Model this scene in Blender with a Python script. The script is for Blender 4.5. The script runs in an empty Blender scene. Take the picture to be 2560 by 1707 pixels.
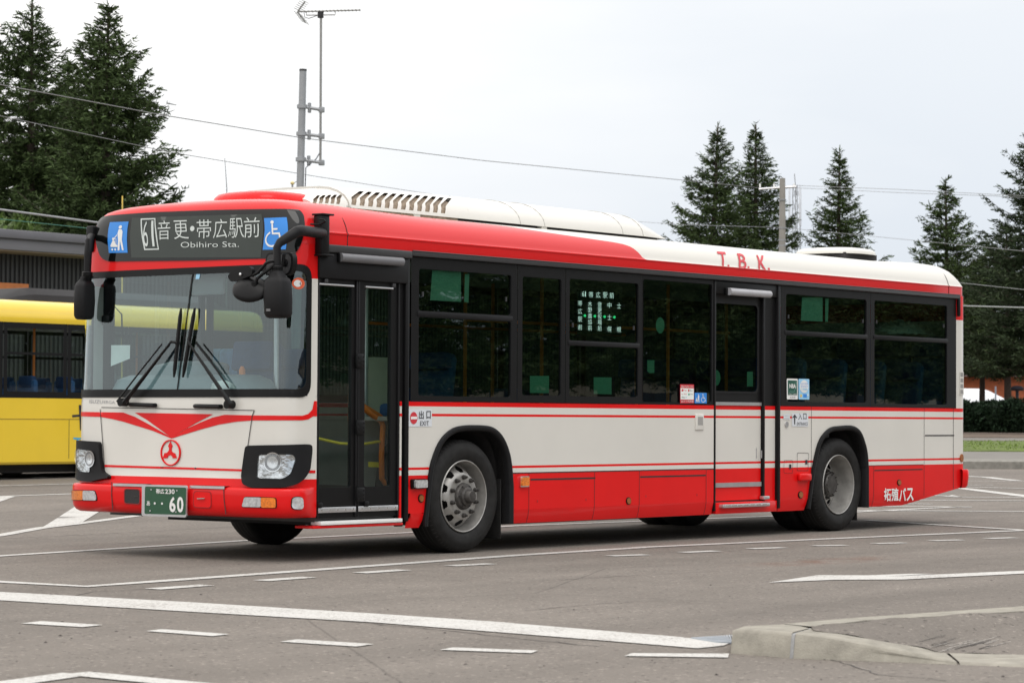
import bpy, bmesh, math, random
import numpy as np
from mathutils import Vector, Matrix
from mathutils.geometry import delaunay_2d_cdt
PI = math.pi
SC = bpy.context.scene
COL = SC.collection
# ------------------------------------------------------------------ camera
FPX = 6643.824; PW, PH = 2560, 1707
CAM = np.array([-15.2369, -14.3833, 1.1506])
YAW, PITCH, ROLL = 0.9020, 0.0288, 0.0052
_f = np.array([math.sin(YAW)*math.cos(PITCH), math.cos(YAW)*math.cos(PITCH), math.sin(PITCH)])
_r = np.array([math.cos(YAW), -math.sin(YAW), 0.0]); _u = np.cross(_r, _f)
RGT = _r*math.cos(ROLL)+_u*math.sin(ROLL); UPV = -_r*math.sin(ROLL)+_u*math.cos(ROLL); FWD = _f
FH = np.array([math.sin(YAW), math.cos(YAW)])        # horizontal view direction
cd = bpy.data.cameras.new('camera'); cam = bpy.data.objects.new('camera', cd); COL.objects.link(cam)
cam.matrix_world = Matrix(((RGT[0], UPV[0], -FWD[0], CAM[0]), (RGT[1], UPV[1], -FWD[1], CAM[1]), (RGT[2], UPV[2], -FWD[2], CAM[2]), (0, 0, 0, 1)))
cd.sensor_width = 36; cd.lens = FPX/PW*36; cd.clip_start = 0.5; cd.clip_end = 6000
cd.dof.use_dof = True; cd.dof.focus_distance = 23.5; cd.dof.aperture_fstop = 6.5
SC.camera = cam
# ------------------------------------------------------------------ world, sun, exposure
SUN_EL, SUN_AZ = math.radians(62), math.radians(215)
w = bpy.data.worlds.new('World'); SC.world = w; w.use_nodes = True
nt = w.node_tree; nt.nodes.clear()
def N(t, tree=None, **kw):
    n = (tree or nt).nodes.new(t)
    for k, v in kw.items():
        setattr(n, k, v)
    return n
def overcast_world():
    L = nt.links.new
    out = N('ShaderNodeOutputWorld'); bg = N('ShaderNodeBackground'); bg.inputs['Strength'].default_value = 0.1
    sky = N('ShaderNodeTexSky', sky_type='NISHITA', sun_disc=False, sun_elevation=SUN_EL, sun_rotation=SUN_AZ)
    tc = N('ShaderNodeTexCoord'); sep = N('ShaderNodeSeparateXYZ'); L(tc.outputs['Generated'], sep.inputs[0])
    er = N('ShaderNodeValToRGB'); L(sep.outputs['Z'], er.inputs[0])
    e = er.color_ramp.elements
    e[0].position = 0.0; e[0].color = (.74, .79, .85, 1)
    e[1].position = 1.0; e[1].color = (1.5, 1.5, 1.52, 1)
    for p, c in ((.07, (.765, .815, .885, 1)), (.13, (.85, .89, .94, 1)), (.22, (.95, .97, .99, 1)), (.5, (1.3, 1.3, 1.32, 1))):
        k = e.new(p); k.color = c
    # brighter towards the left of the scene
    dt = N('ShaderNodeVectorMath', operation='DOT_PRODUCT'); L(tc.outputs['Generated'], dt.inputs[0]); dt.inputs[1].default_value = (-.62, .78, .35)
    mr = N('ShaderNodeMapRange'); L(dt.outputs['Value'], mr.inputs[0])
    mr.inputs[1].default_value = -.16; mr.inputs[2].default_value = .26; mr.inputs[3].default_value = 0; mr.inputs[4].default_value = 1
    mp = N('ShaderNodeMapping'); mp.inputs['Scale'].default_value = (1.2, 1.2, 5); L(tc.outputs['Generated'], mp.inputs[0])
    nz = N('ShaderNodeTexNoise'); nz.inputs['Scale'].default_value = 2.6; nz.inputs['Detail'].default_value = 5; nz.inputs['Roughness'].default_value = .5; L(mp.outputs[0], nz.inputs['Vector'])
    ad = N('ShaderNodeMath', operation='MULTIPLY_ADD'); L(nz.outputs[0], ad.inputs[0]); ad.inputs[1].default_value = 1.5; ad.inputs[2].default_value = -.75
    a2 = N('ShaderNodeMath', operation='ADD', use_clamp=True); L(mr.outputs[0], a2.inputs[0]); L(ad.outputs[0], a2.inputs[1])
    mx = N('ShaderNodeMix', data_type='RGBA', blend_type='MIX'); L(a2.outputs[0], mx.inputs['Factor']); L(er.outputs[0], mx.inputs['A'])
    lf = N('ShaderNodeMix', data_type='RGBA', blend_type='ADD'); lf.inputs['Factor'].default_value = 1; L(er.outputs[0], lf.inputs['A']); lf.inputs['B'].default_value = (.27, .22, .155, 1)
    L(lf.outputs['Result'], mx.inputs['B'])
    sc = N('ShaderNodeMix', data_type='RGBA', blend_type='MULTIPLY'); sc.inputs['Factor'].default_value = 1; L(mx.outputs['Result'], sc.inputs['A']); sc.inputs['B'].default_value = (10.5, 10.5, 10.5, 1)
    m2 = N('ShaderNodeMix', data_type='RGBA', blend_type='MIX'); m2.inputs['Factor'].default_value = .93; L(sky.outputs[0], m2.inputs['A']); L(sc.outputs['Result'], m2.inputs['B'])
    L(m2.outputs['Result'], bg.inputs['Color']); L(bg.outputs[0], out.inputs[0])
overcast_world()
sl = bpy.data.lights.new('sun', 'SUN'); sl.energy = 0.9; sl.angle = math.radians(35); sl.color = (1, .97, .93)
so = bpy.data.objects.new('sun', sl); COL.objects.link(so)
_sd = Vector((math.sin(SUN_AZ)*math.cos(SUN_EL), math.cos(SUN_AZ)*math.cos(SUN_EL), math.sin(SUN_EL)))
so.rotation_euler = _sd.to_track_quat('Z', 'Y').to_euler(); so.location = (0, 0, 40)
SC.view_settings.view_transform = 'Standard'; SC.view_settings.look = 'None'
SC.view_settings.exposure = 0.0; SC.view_settings.gamma = 1.0; SC.view_settings.use_curve_mapping = False
SC.cycles.max_bounces = 10; SC.cycles.transparent_max_bounces = 24; SC.cycles.use_denoising = True
SC.cycles.glossy_bounces = 4; SC.cycles.diffuse_bounces = 4
# ------------------------------------------------------------------ picture rays -> points on real surfaces
def ray(u, v):
    return FWD+RGT*((u-PW/2)/FPX)-UPV*((v-PH/2)/FPX)
def on(ax, val, u, v):
    d = ray(u, v); return CAM+d*((val-CAM[ax])/d[ax])
def S(u, v, y=0.0):
    p = on(1, y, u, v); return (p[0], p[2])
def F(u, v, x=0.0):
    p = on(0, x, u, v); return (p[1], p[2])
def D(u, v, d):                      # a point d metres deep along the view
    return CAM+ray(u, v)*d
def depth(x, y):
    return (x-CAM[0])*FH[0]+(y-CAM[1])*FH[1]
def gh(x, y):                        # the yard rises gently behind the bus
    return 0.0093*min(max(depth(x, y)-28, 0), 82)
def G(u, v, z=0.0):
    p = on(2, z, u, v)
    if depth(p[0], p[1]) < 28: return p
    h = z
    for _ in range(40):
        p = on(2, h, u, v); h = .5*h+.5*(gh(p[0], p[1])+z)
    return p
def zoom(x0, y0, s):
    return lambda a, b: (x0+a*s, y0+b*s)
r1 = zoom(160, 460, 700/1829); r2 = zoom(160, 960, 700/2352); r3 = zoom(760, 560, 700/2195); r4 = zoom(960, 980, 500/1782)
r5 = zoom(1400, 620, 600/2138); r6 = zoom(1900, 620, 660/2156); r7 = zoom(1700, 1000, 760/2352); r8 = zoom(700, 440, 1000/2352)
g6 = zoom(0, 1200, 1300/2352); g7 = zoom(1260, 1200, 1300/2352); g8 = zoom(2300, 1080, 260/1568); kz = zoom(1760, 1480, 800/2352)
mz = zoom(560, 540, 280/1568); dz = zoom(780, 880, 260/906); lz = zoom(170, 560, 80/482); ez = zoom(180, 1080, 280/1996); tz = zoom(1690, 940, 370/2352)
sz = zoom(1230, 1140, 750/2352); f0 = zoom(0, 0, 2560/2352)
# ------------------------------------------------------------------ materials
MATS = {}
def mat(name, col, rough=.5, metal=0., coat=0., noise=0., nscale=8., bump=0., bscale=60., emit=0., spec=.5, island=0., coords='Object', dirt=0.):
    if name in MATS: return MATS[name]
    m = bpy.data.materials.new(name); m.use_nodes = True; t = m.node_tree; L = t.links.new
    b = t.nodes['Principled BSDF']
    b.inputs['Base Color'].default_value = (*col, 1); b.inputs['Roughness'].default_value = rough; b.inputs['Metallic'].default_value = metal
    b.inputs['Coat Weight'].default_value = coat; b.inputs['Coat Roughness'].default_value = .04; b.inputs['Specular IOR Level'].default_value = spec
    if emit:
        b.inputs['Emission Color'].default_value = (*col, 1); b.inputs['Emission Strength'].default_value = emit
    tc = N('ShaderNodeTexCoord', t)
    src = None
    if noise or dirt:
        n = N('ShaderNodeTexNoise', t); n.inputs['Scale'].default_value = nscale; n.inputs['Detail'].default_value = 6; n.inputs['Roughness'].default_value = .6
        L(tc.outputs[coords], n.inputs['Vector'])
        mr = N('ShaderNodeMapRange', t); mr.inputs[1].default_value = .3; mr.inputs[2].default_value = .7; mr.inputs[3].default_value = 1-noise; mr.inputs[4].default_value = 1+noise
        L(n.outputs[0], mr.inputs[0])
        mx = N('ShaderNodeMix', t, data_type='RGBA', blend_type='MULTIPLY'); mx.inputs['Factor'].default_value = 1; mx.inputs['A'].default_value = (*col, 1)
        L(mr.outputs[0], mx.inputs['B']); src = mx.outputs['Result']
    if island:
        g = N('ShaderNodeNewGeometry', t); mr = N('ShaderNodeMapRange', t); mr.inputs[3].default_value = 1-island; mr.inputs[4].default_value = 1+island
        L(g.outputs['Random Per Island'], mr.inputs[0])
        mx = N('ShaderNodeMix', t, data_type='RGBA', blend_type='MULTIPLY'); mx.inputs['Factor'].default_value = 1
        if src: L(src, mx.inputs['A'])
        else: mx.inputs['A'].default_value = (*col, 1)
        L(mr.outputs[0], mx.inputs['B']); src = mx.outputs['Result']
    if src: L(src, b.inputs['Base Color'])
    if bump:
        n = N('ShaderNodeTexNoise', t); n.inputs['Scale'].default_value = bscale; n.inputs['Detail'].default_value = 3
        L(tc.outputs[coords], n.inputs['Vector']); bp = N('ShaderNodeBump', t); bp.inputs['Strength'].default_value = bump; bp.inputs['Distance'].default_value = .01
        L(n.outputs[0], bp.inputs['Height']); L(bp.outputs[0], b.inputs['Normal'])
    MATS[name] = m; return m
def glass(name, tint, refl=1.0, rough=0.0, gloss_ior=1.52):
    if name in MATS: return MATS[name]
    m = bpy.data.materials.new(name); m.use_nodes = True; t = m.node_tree; L = t.links.new; t.nodes.clear()
    o = N('ShaderNodeOutputMaterial', t); tr = N('ShaderNodeBsdfTransparent', t); tr.inputs[0].default_value = (*tint, 1)
    gl = N('ShaderNodeBsdfGlossy', t); gl.inputs['Roughness'].default_value = rough; gl.inputs[0].default_value = (.88, .98, 1, 1)
    ge = N('ShaderNodeNewGeometry', t); dp = N('ShaderNodeVectorMath', t, operation='DOT_PRODUCT'); L(ge.outputs['Normal'], dp.inputs[0]); L(ge.outputs['Incoming'], dp.inputs[1])
    ab = N('ShaderNodeMath', t, operation='ABSOLUTE'); L(dp.outputs['Value'], ab.inputs[0]); om = N('ShaderNodeMath', t, operation='SUBTRACT'); om.inputs[0].default_value = 1; L(ab.outputs[0], om.inputs[1])
    pw = N('ShaderNodeMath', t, operation='POWER'); L(om.outputs[0], pw.inputs[0]); pw.inputs[1].default_value = 5
    fr = N('ShaderNodeMath', t, operation='MULTIPLY_ADD'); L(pw.outputs[0], fr.inputs[0]); fr.inputs[1].default_value = .957; fr.inputs[2].default_value = .043
    # slightly wavy panes
    tc = N('ShaderNodeTexCoord', t); nz = N('ShaderNodeTexNoise', t); nz.inputs['Scale'].default_value = 1.6; nz.inputs['Detail'].default_value = 1; L(tc.outputs['Object'], nz.inputs['Vector'])
    bp = N('ShaderNodeBump', t); bp.inputs['Strength'].default_value = .006; bp.inputs['Distance'].default_value = .05; L(nz.outputs[0], bp.inputs['Height']); L(bp.outputs[0], gl.inputs['Normal'])
    mu = N('ShaderNodeMath', t, operation='MULTIPLY', use_clamp=True); L(fr.outputs[0], mu.inputs[0]); mu.inputs[1].default_value = refl
    mx = N('ShaderNodeMixShader', t); L(mu.outputs[0], mx.inputs[0]); L(tr.outputs[0], mx.inputs[1]); L(gl.outputs[0], mx.inputs[2]); L(mx.outputs[0], o.inputs[0])
    MATS[name] = m; return m
RED = mat('red_paint', (.74, .008, .009), .30, coat=.28, noise=.04, nscale=2, spec=.15, bump=.12, bscale=2.2)
WHITE = mat('white_paint', (.72, .70, .645), .3, coat=.6, noise=.035, nscale=1.1, bump=.12, bscale=2.2)
YELLOW = mat('yellow_paint', (.86, .60, .035), .3, coat=.6, noise=.03, nscale=1.5)
BLACK = mat('black_trim', (.006, .006, .0065), .40, spec=.22, noise=.1, nscale=10)
PLASTIC = mat('dark_grey_plastic', (.009, .009, .010), .5, spec=.22, bump=.15, bscale=250, noise=.08)
RAIL = mat('dark_grey_rail', (.045, .045, .047), .4, spec=.35, noise=.06, nscale=12)
SEAM = mat('seam_shadow_gap', (.025, .023, .023), .7, noise=.1)
RUBBER = mat('tyre_rubber', (.016, .0155, .015), .66, spec=.25, noise=.35, nscale=14, bump=.2, bscale=120)
STEEL = mat('grey_wheel_steel', (.38, .37, .35), .45, metal=.55, noise=.2, nscale=9)
HUBM = mat('dirty_hub_metal', (.085, .08, .075), .5, metal=.6, noise=.35, nscale=22)
CHROME = mat('chrome', (.82, .83, .84), .1, metal=1, noise=.04)
ALU = mat('aluminium', (.62, .62, .63), .34, metal=.8, noise=.08)
GLOSSB = mat('gloss_black_glass', (.005, .006, .006), .03, spec=.42, noise=.05)
LEDBACK = mat('led_panel_face', (.035, .044, .038), .09, spec=.4, noise=.05)
LEDW = mat('led_white_pixels', (.52, .56, .54), .5, emit=.20, noise=.02)
LEDG = mat('led_green_pixels', (.1, .9, .35), .4, emit=.9, noise=.02)
BLUE = mat('blue_sign_film', (.03, .25, .74), .35, noise=.03)
WSIGN = mat('white_sign_film', (.82, .82, .80), .4, noise=.03)
INK = mat('black_lettering', (.02, .02, .03), .5, noise=.05)
REDFILM = mat('red_lettering', (.62, .035, .05), .4, noise=.03)
GREYINK = mat('grey_lettering', (.33, .33, .34), .4, metal=.3, noise=.05)
PLATEG = mat('plate_green', (.018, .085, .04), .45, noise=.06, nscale=20)
AMBER = mat('amber_lens', (.78, .20, .015), .12, coat=1, noise=.3, nscale=60)
CLEAR = mat('clear_lamp_lens', (.60, .61, .62), .12, coat=1, noise=.3, nscale=45, metal=.35)
REFLECT = mat('dim_amber_reflector', (.32, .10, .02), .3, coat=.5, noise=.25, nscale=80)
SEATB = mat('blue_seat_cloth', (.022, .085, .23), .85, noise=.2, nscale=30)
SEATD = mat('dark_blue_seat_cloth', (.012, .045, .14), .85, noise=.2, nscale=30)
ORANGE = mat('orange_grab_rail', (.85, .22, .02), .4, noise=.05)
INTER = mat('grey_interior_lining', (.36, .37, .36), .7, noise=.06)
FLOORM = mat('dark_bus_floor', (.10, .10, .10), .7, noise=.15)
DASH = mat('blue_grey_dashboard', (.21, .27, .285), .55, noise=.06)
PAPER = mat('pale_notice_paper', (.84, .88, .84), .7, noise=.05)
GREENP = mat('green_notice_film', (.30, .72, .54), .6, noise=.06)
CHAINY = mat('yellow_chain', (.75, .62, .04), .5, noise=.06)
SKYF = mat('light_blue_sticker', (.32, .62, .86), .4, noise=.05)
DKGREEN = mat('dark_green_sticker', (.01, .09, .06), .4, noise=.05)
GLASS_W = glass('windscreen_glass', (.70, .82, .83), 3.0)
GLASS_S = glass('tinted_side_glass', (.20, .30, .25), 1.6)
GLASS_F = glass('dark_far_glass', (.13, .20, .16), 1.1)
GLASS_D = glass('door_glass', (.74, .84, .78), 1.1)
# ------------------------------------------------------------------ mesh builder
def inpoly(p, poly):
    x, y = p; c = False; j = len(poly)-1
    for i in range(len(poly)):
        xi, yi = poly[i]; xj, yj = poly[j]
        if (yi > y) != (yj > y) and x < (xj-xi)*(y-yi)/(yj-yi)+xi: c = not c
        j = i
    return c
def dense(poly, step, closed=True):
    out = []; n = len(poly)
    for i in range(n if closed else n-1):
        a = poly[i]; b = poly[(i+1) % n]; k = max(1, int(math.hypot(b[0]-a[0], b[1]-a[1])/step))
        for q in range(k): out.append((a[0]+(b[0]-a[0])*q/k, a[1]+(b[1]-a[1])*q/k))
    if not closed: out.append(tuple(poly[-1]))
    return out
def rrect(x0, z0, x1, z1, r, n=5):
    out = []
    for cx, cz, a0 in ((x1-r, z1-r, 0), (x0+r, z1-r, 90), (x0+r, z0+r, 180), (x1-r, z0+r, 270)):
        for i in range(n+1):
            a = math.radians(a0+90*i/n); out.append((cx+r*math.cos(a), cz+r*math.sin(a)))
    return out
def roundpoly(poly, r, n=4):
    out = []; m = len(poly)
    for i in range(m):
        p = np.array(poly[i], float); a = np.array(poly[i-1], float); b = np.array(poly[(i+1) % m], float)
        da = a-p; db = b-p; la = np.linalg.norm(da); lb = np.linalg.norm(db); rr = min(r, .45*la, .45*lb)
        s = p+da/la*rr; e = p+db/lb*rr
        for k in range(n+1):
            t = k/n; q = (1-t)**2*s+2*t*(1-t)*p+t*t*e; out.append(tuple(q))
    return out
def ellipse(cx, cy, rx, ry, n=28):
    return [(cx+rx*math.cos(2*PI*i/n), cy+ry*math.sin(2*PI*i/n)) for i in range(n)]
def stroke(pts, wd):
    pts = [np.array(p, float) for p in pts]; lft = []; rgt = []
    for i, p in enumerate(pts):
        d = (pts[min(i+1, len(pts)-1)]-pts[max(i-1, 0)]); d = d/(np.linalg.norm(d)+1e-9); nrm = np.array([-d[1], d[0]])*wd/2
        lft.append(tuple(p+nrm)); rgt.append(tuple(p-nrm))
    return lft+rgt[::-1]
def smooth_path(P, n=6):
    out = []
    for i in range(len(P)-1):
        a, b, c, d = [np.array(P[max(0, min(len(P)-1, i+k))], float) for k in (-1, 0, 1, 2)]
        for k in range(n):
            t = k/n; out.append(tuple(.5*(2*b+(c-a)*t+(2*a-5*b+4*c-d)*t*t+(3*b-a-3*c+d)*t**3)))
    return out+[tuple(P[-1])]
_TXT = {}
def text_geo(s, bold=0.0):
    key = (s, bold)
    if key in _TXT: return _TXT[key]
    c = bpy.data.curves.new('t', 'FONT'); c.body = s; c.fill_mode = 'FRONT'; c.resolution_u = 3; c.offset = bold
    o = bpy.data.objects.new('t', c); COL.objects.link(o)
    dg = bpy.context.evaluated_depsgraph_get(); m = bpy.data.meshes.new_from_object(o.evaluated_get(dg))
    bm = bmesh.new(); bm.from_mesh(m); bmesh.ops.triangulate(bm, faces=bm.faces[:]); ys = [x.co[1] for x in bm.verts]
    for k in range(1, 8):
        bmesh.ops.bisect_plane(bm, geom=bm.verts[:]+bm.edges[:]+bm.faces[:], plane_co=(0, min(ys)+(max(ys)-min(ys))*k/8, 0), plane_no=(0, 1, 0))
    bm.to_mesh(m); bm.free()
    v = np.array([x.co[:2] for x in m.vertices]); fs = [list(p.vertices) for p in m.polygons]
    bpy.data.objects.remove(o); bpy.data.curves.remove(c); bpy.data.meshes.remove(m)
    lo = v.min(0); hi = v.max(0); v = (v-lo)/(hi-lo)
    _TXT[key] = (v, fs); return _TXT[key]
class MB:
    def __init__(s): s.v = []; s.f = []; s.m = []; s.mats = []
    def mi(s, m):
        if m not in s.mats: s.mats.append(m)
        return s.mats.index(m)
    def add(s, vs, fs, m):
        b = len(s.v); i = s.mi(m); s.v.extend([tuple(map(float, v)) for v in vs])
        for f in fs: s.f.append([b+k for k in f]); s.m.append(i)
        return s
    def box(s, lo, hi, m, bev=0.0, seg=2, rot=None, loc=None):
        bm = bmesh.new(); bmesh.ops.create_cube(bm, size=1)
        c = [(a+b)/2 for a, b in zip(lo, hi)]; d = [abs(b-a) for a, b in zip(lo, hi)]
        for v in bm.verts: v.co = Vector((v.co[0]*d[0], v.co[1]*d[1], v.co[2]*d[2]))
        if bev: bmesh.ops.bevel(bm, geom=bm.edges[:], offset=min(bev, .49*min(d)), segments=seg, profile=.5, affect='EDGES')
        if rot is not None: bmesh.ops.transform(bm, matrix=rot, verts=bm.verts)
        bm.verts.index_update()
        s.add([(v.co[0]+c[0], v.co[1]+c[1], v.co[2]+c[2]) for v in bm.verts], [[v.index for v in f.verts] for f in bm.faces], m); bm.free(); return s
    def tube(s, pts, r, m, n=8, cap=True):
        pts = [Vector(p) for p in pts]; rs = r if isinstance(r, (list, tuple)) else [r]*len(pts)
        vs = []; up = None
        for i, p in enumerate(pts):
            d = (pts[min(i+1, len(pts)-1)]-pts[max(i-1, 0)]).normalized()
            if up is None: up = Vector((0, 0, 1)) if abs(d.z) < .9 else Vector((1, 0, 0))
            a = d.cross(up)
            if a.length < 1e-4: a = d.orthogonal()
            a.normalize(); b = a.cross(d); up = b
            for k in range(n):
                t = 2*PI*k/n; vs.append(p+(a*math.cos(t)+b*math.sin(t))*rs[i])
        fs = []
        for i in range(len(pts)-1):
            for k in range(n): fs.append([i*n+k, i*n+(k+1) % n, (i+1)*n+(k+1) % n, (i+1)*n+k])
        if cap: fs.append(list(range(n))[::-1]); fs.append([(len(pts)-1)*n+k for k in range(n)])
        return s.add(vs, fs, m)
    def lathe(s, prof, c, m, ax=1, n=48, skip=None, sgn=1):
        vs = []; fs = []; k = len(prof)
        for i in range(n):
            t = 2*PI*i/n
            for r, h in prof:
                a, b = r*math.cos(t), r*math.sin(t)
                vs.append({0: (c[0]+h*sgn, c[1]+a, c[2]+b), 1: (c[0]+a, c[1]+h*sgn, c[2]+b), 2: (c[0]+a, c[1]+b, c[2]+h*sgn)}[ax])
        for i in range(n):
            for j in range(k-1):
                if skip and skip(2*PI*(i+.5)/n, .5*(prof[j][0]+prof[j+1][0])): continue
                q = [i*k+j, i*k+j+1, ((i+1) % n)*k+j+1, ((i+1) % n)*k+j]
                fs.append(q)
        return s.add(vs, fs, m)
    def patch(s, poly, fn, m, step=.12, off=0.0, holes=(), thick=0.0):
        """fill a 2-D polygon (minus holes) and lay it on the surface fn(a, b, off)"""
        loops = [dense(poly, step)]+[dense(h, step) for h in holes]
        vs = []; es = []
        for lp in loops:
            b = len(vs); vs += [Vector(p) for p in lp]; es += [(b+i, b+(i+1) % len(lp)) for i in range(len(lp))]
        P = np.array(poly, float); lo = P.min(0); hi = P.max(0)
        nx = int((hi[0]-lo[0])/step); ny = int((hi[1]-lo[1])/step)
        for i in range(1, nx+1):
            for j in range(1, ny+1):
                p = (lo[0]+(hi[0]-lo[0])*i/(nx+1), lo[1]+(hi[1]-lo[1])*j/(ny+1))
                if inpoly(p, loops[0]): vs.append(Vector(p))
        cv, ce, cf, *_ = delaunay_2d_cdt(vs, es, [], 0, 1e-6)
        fs = []
        for t in cf:
            c = sum((cv[i] for i in t), Vector((0, 0)))/len(t)
            if inpoly(c, poly) and not any(inpoly(c, h) for h in holes): fs.append(list(t))
        used = sorted({i for t in fs for i in t}); ix = {k: q for q, k in enumerate(used)}
        fs = [[ix[i] for i in t] for t in fs]
        top = [fn(cv[i][0], cv[i][1], off+thick) for i in used]
        s.add(top, fs, m)
        if thick:
            cnt = {}
            for t in fs:
                for a, b in zip(t, t[1:]+t[:1]): cnt[(a, b)] = 1
            bd = [(a, b) for a, b in cnt if (b, a) not in cnt]
            bot = [fn(cv[i][0], cv[i][1], off) for i in used]
            s.add(top+bot, [[b, a, a+len(top), b+len(top)] for a, b in bd], m)
        return s
    def text(s, txt, quad, fn, m, off=.006, bold=0.0):
        """quad: 4 params (top-left, top-right, bottom-right, bottom-left)"""
        v, fs = text_geo(txt, bold); tl, tr, br, bl = [np.array(q, float) for q in quad]
        out = []
        for x, y in v:
            p = (1-y)*((1-x)*tl+x*tr)+y*0+0
            p = y*((1-x)*tl+x*tr)+(1-y)*((1-x)*bl+x*br); out.append(fn(p[0], p[1], off))
        return s.add(out, fs, m)
    def shape(s, poly01, quad, fn, m, off=.004, step=9, holes=()):
        tl, tr, br, bl = [np.array(q, float) for q in quad]
        M = lambda x, y: tuple(y*((1-x)*tl+x*tr)+(1-y)*((1-x)*bl+x*br))
        return s.patch([M(*p) for p in poly01], fn, m, step, off, [[M(*p) for p in h] for h in holes])
    def build(s, name, parent=None, angle=35, flip=False):
        me = bpy.data.meshes.new(name); me.from_pydata(s.v, [], s.f)
        for m in s.mats: me.materials.append(m)
        me.polygons.foreach_set('material_index', s.m); me.polygons.foreach_set('use_smooth', [True]*len(s.f))
        me.validate(); me.update()
        bm = bmesh.new(); bm.from_mesh(me)
        bmesh.ops.remove_doubles(bm, verts=bm.verts, dist=1e-5) if len(s.v) < 60000 else None
        bmesh.ops.recalc_face_normals(bm, faces=bm.faces)
        bm.to_mesh(me); bm.free(); me.set_sharp_from_angle(angle=math.radians(angle))
        o = bpy.data.objects.new(name, me); COL.objects.link(o)
        if parent is not None: attach(o, parent)
        return o
def attach(o, parent):
    o.parent = parent; M = Matrix.Identity(4); p = parent
    while p is not None:
        M = p.matrix_basis.inverted() if p.parent is None else Matrix.Identity(4)
        p = p.parent
    o.matrix_parent_inverse = M if parent.parent is None else Matrix.Identity(4)
def tag(o, label=None, cat=None, group=None, kind=None):
    if label: o['label'] = label
    if cat: o['category'] = cat
    if group: o['group'] = group
    if kind: o['kind'] = kind
    return o
def thing(name, loc, label, cat, group=None):
    o = bpy.data.objects.new(name, None); COL.objects.link(o); o.location = loc; o.empty_display_size = .3
    return tag(o, label, cat, group)
def copy_tree(o, parent=None):
    c = o.copy(); COL.objects.link(c)
    if parent is not None:
        mi = o.matrix_parent_inverse.copy(); c.parent = parent; c.matrix_parent_inverse = mi
    for ch in list(o.children): copy_tree(ch, c)
    return c
# ------------------------------------------------------------------ the red and white bus: surfaces
BW = 2.485; BL = 11.11
_Z = [.30, .62, .66, .74, 1.25, 1.30, 2.28, 2.36, 2.53, 2.62, 2.65, 2.72, 2.80, 2.832, 2.865, 2.885, 2.902, 2.914, 2.924, 2.929]
_XO = [.05, .05, .062, .065, .07, .075, .130, .134, .143, .148, .150, .155, .162, .170, .185, .205, .235, .275, .33, .42]
_YI = [0, 0, 0, 0, 0, 0, 0, 0, 0, 0, .003, .03, .085, .122, .17, .25, .35, .50, .72, .95]
_NN = [5.5, 5.5, 5.5, 5.5, 5.5, 5.5, 5.2, 5.0, 4.8, 4.6, 4.5, 4.4, 4.3, 4.2, 4.1, 4.0, 3.8, 3.5, 3.2, 2.8]
_PHI = np.concatenate([np.linspace(-PI/2, -1.2, 50)[:-1], np.linspace(-1.2, 1.2, 70), np.linspace(1.2, PI/2, 50)[1:]])
_OUT = {}
def outline(z):
    k = round(z, 4)
    if k not in _OUT:
        xo = np.interp(z, _Z, _XO); yi = np.interp(z, _Z, _YI); n = np.interp(z, _Z, _NN); xs = max(.456, xo+.30)
        hw = BW/2-yi; sn = np.sin(_PHI); cs = np.maximum(np.cos(_PHI), 0)
        y = BW/2+hw*np.sign(sn)*np.abs(sn)**(2/n); x = xs-(xs-xo)*cs**(2/n)
        x = xs-(xs-xo)*cs**(2/n)
        s = np.concatenate([[0], np.cumsum(np.hypot(np.diff(x), np.diff(y)))]); _OUT[k] = (x, y, 2*s/s[-1]-1)
    return _OUT[k]
HA = 1.45                                         # half arc of the front, metres (param scale)
def front(a, z, off=0.0):
    x, y, s = outline(z); t = max(-1, min(1, a/HA))
    px_ = np.interp(t, s, x); py = np.interp(t, s, y)
    if off:
        t0, t1 = max(-1, t-.012), min(1, t+.012)
        dx = np.interp(t1, s, x)-np.interp(t0, s, x); dy = np.interp(t1, s, y)-np.interp(t0, s, y); l = math.hypot(dx, dy)
        xz = (np.interp(z+.02, _Z, _XO)-np.interp(z-.02, _Z, _XO))/.04
        n = np.array([-dy/l, dx/l, 0.0]); nz = min(xz, 4.0)*max(0.0, dy/l); n = np.array([n[0], n[1], nz]); n /= np.linalg.norm(n)
        return (px_+n[0]*off, py+n[1]*off, z+n[2]*off)
    return (px_, py, z)
def project(p):
    d = np.asarray(p, float)-CAM; w_ = d@FWD
    return np.array([PW/2+FPX*(d@RGT)/w_, PH/2-FPX*(d@UPV)/w_])
def fp(uv, off=0.0):
    """picture point -> (arc, z) on the front surface"""
    y, z = F(uv[0], uv[1], .1); q = np.array([max(-1.3, min(1.3, y-BW/2)), z])
    for _ in range(9):
        p0 = project(front(q[0], q[1], off)); r = np.array(uv)-p0
        if abs(r).max() < .02: break
        e = 1e-3
        J = np.array([(project(front(q[0]+e, q[1], off))-p0)/e, (project(front(q[0], q[1]+e, off))-p0)/e]).T
        try: st = np.linalg.solve(J+np.eye(2)*1e-3, r)
        except Exception: break
        q = q+np.clip(st, -.25, .25); q[0] = max(-HA, min(HA, q[0])); q[1] = max(.3, min(2.88, q[1]))
    return (q[0], q[1])
def fpl(z_, pts, off=0.0): return [fp(z_(*p), off) for p in pts]
def side(x, z, off=0.0): return (x, -off, z)
def sidef(x, z, off=0.0): return (x, BW+off, z)
def sp(z_, pts): return [S(*z_(*p)) for p in pts]
def sx(u, v=1100): return S(u, v)[0]
bus = thing('city_bus', (5.5, 1.24, 0), 'red and white single-deck city bus parked in the middle of the yard', 'bus')
def part(mb, name, parent=None, **k): return mb.build(name, bus if parent is None else parent, **k)
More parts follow.
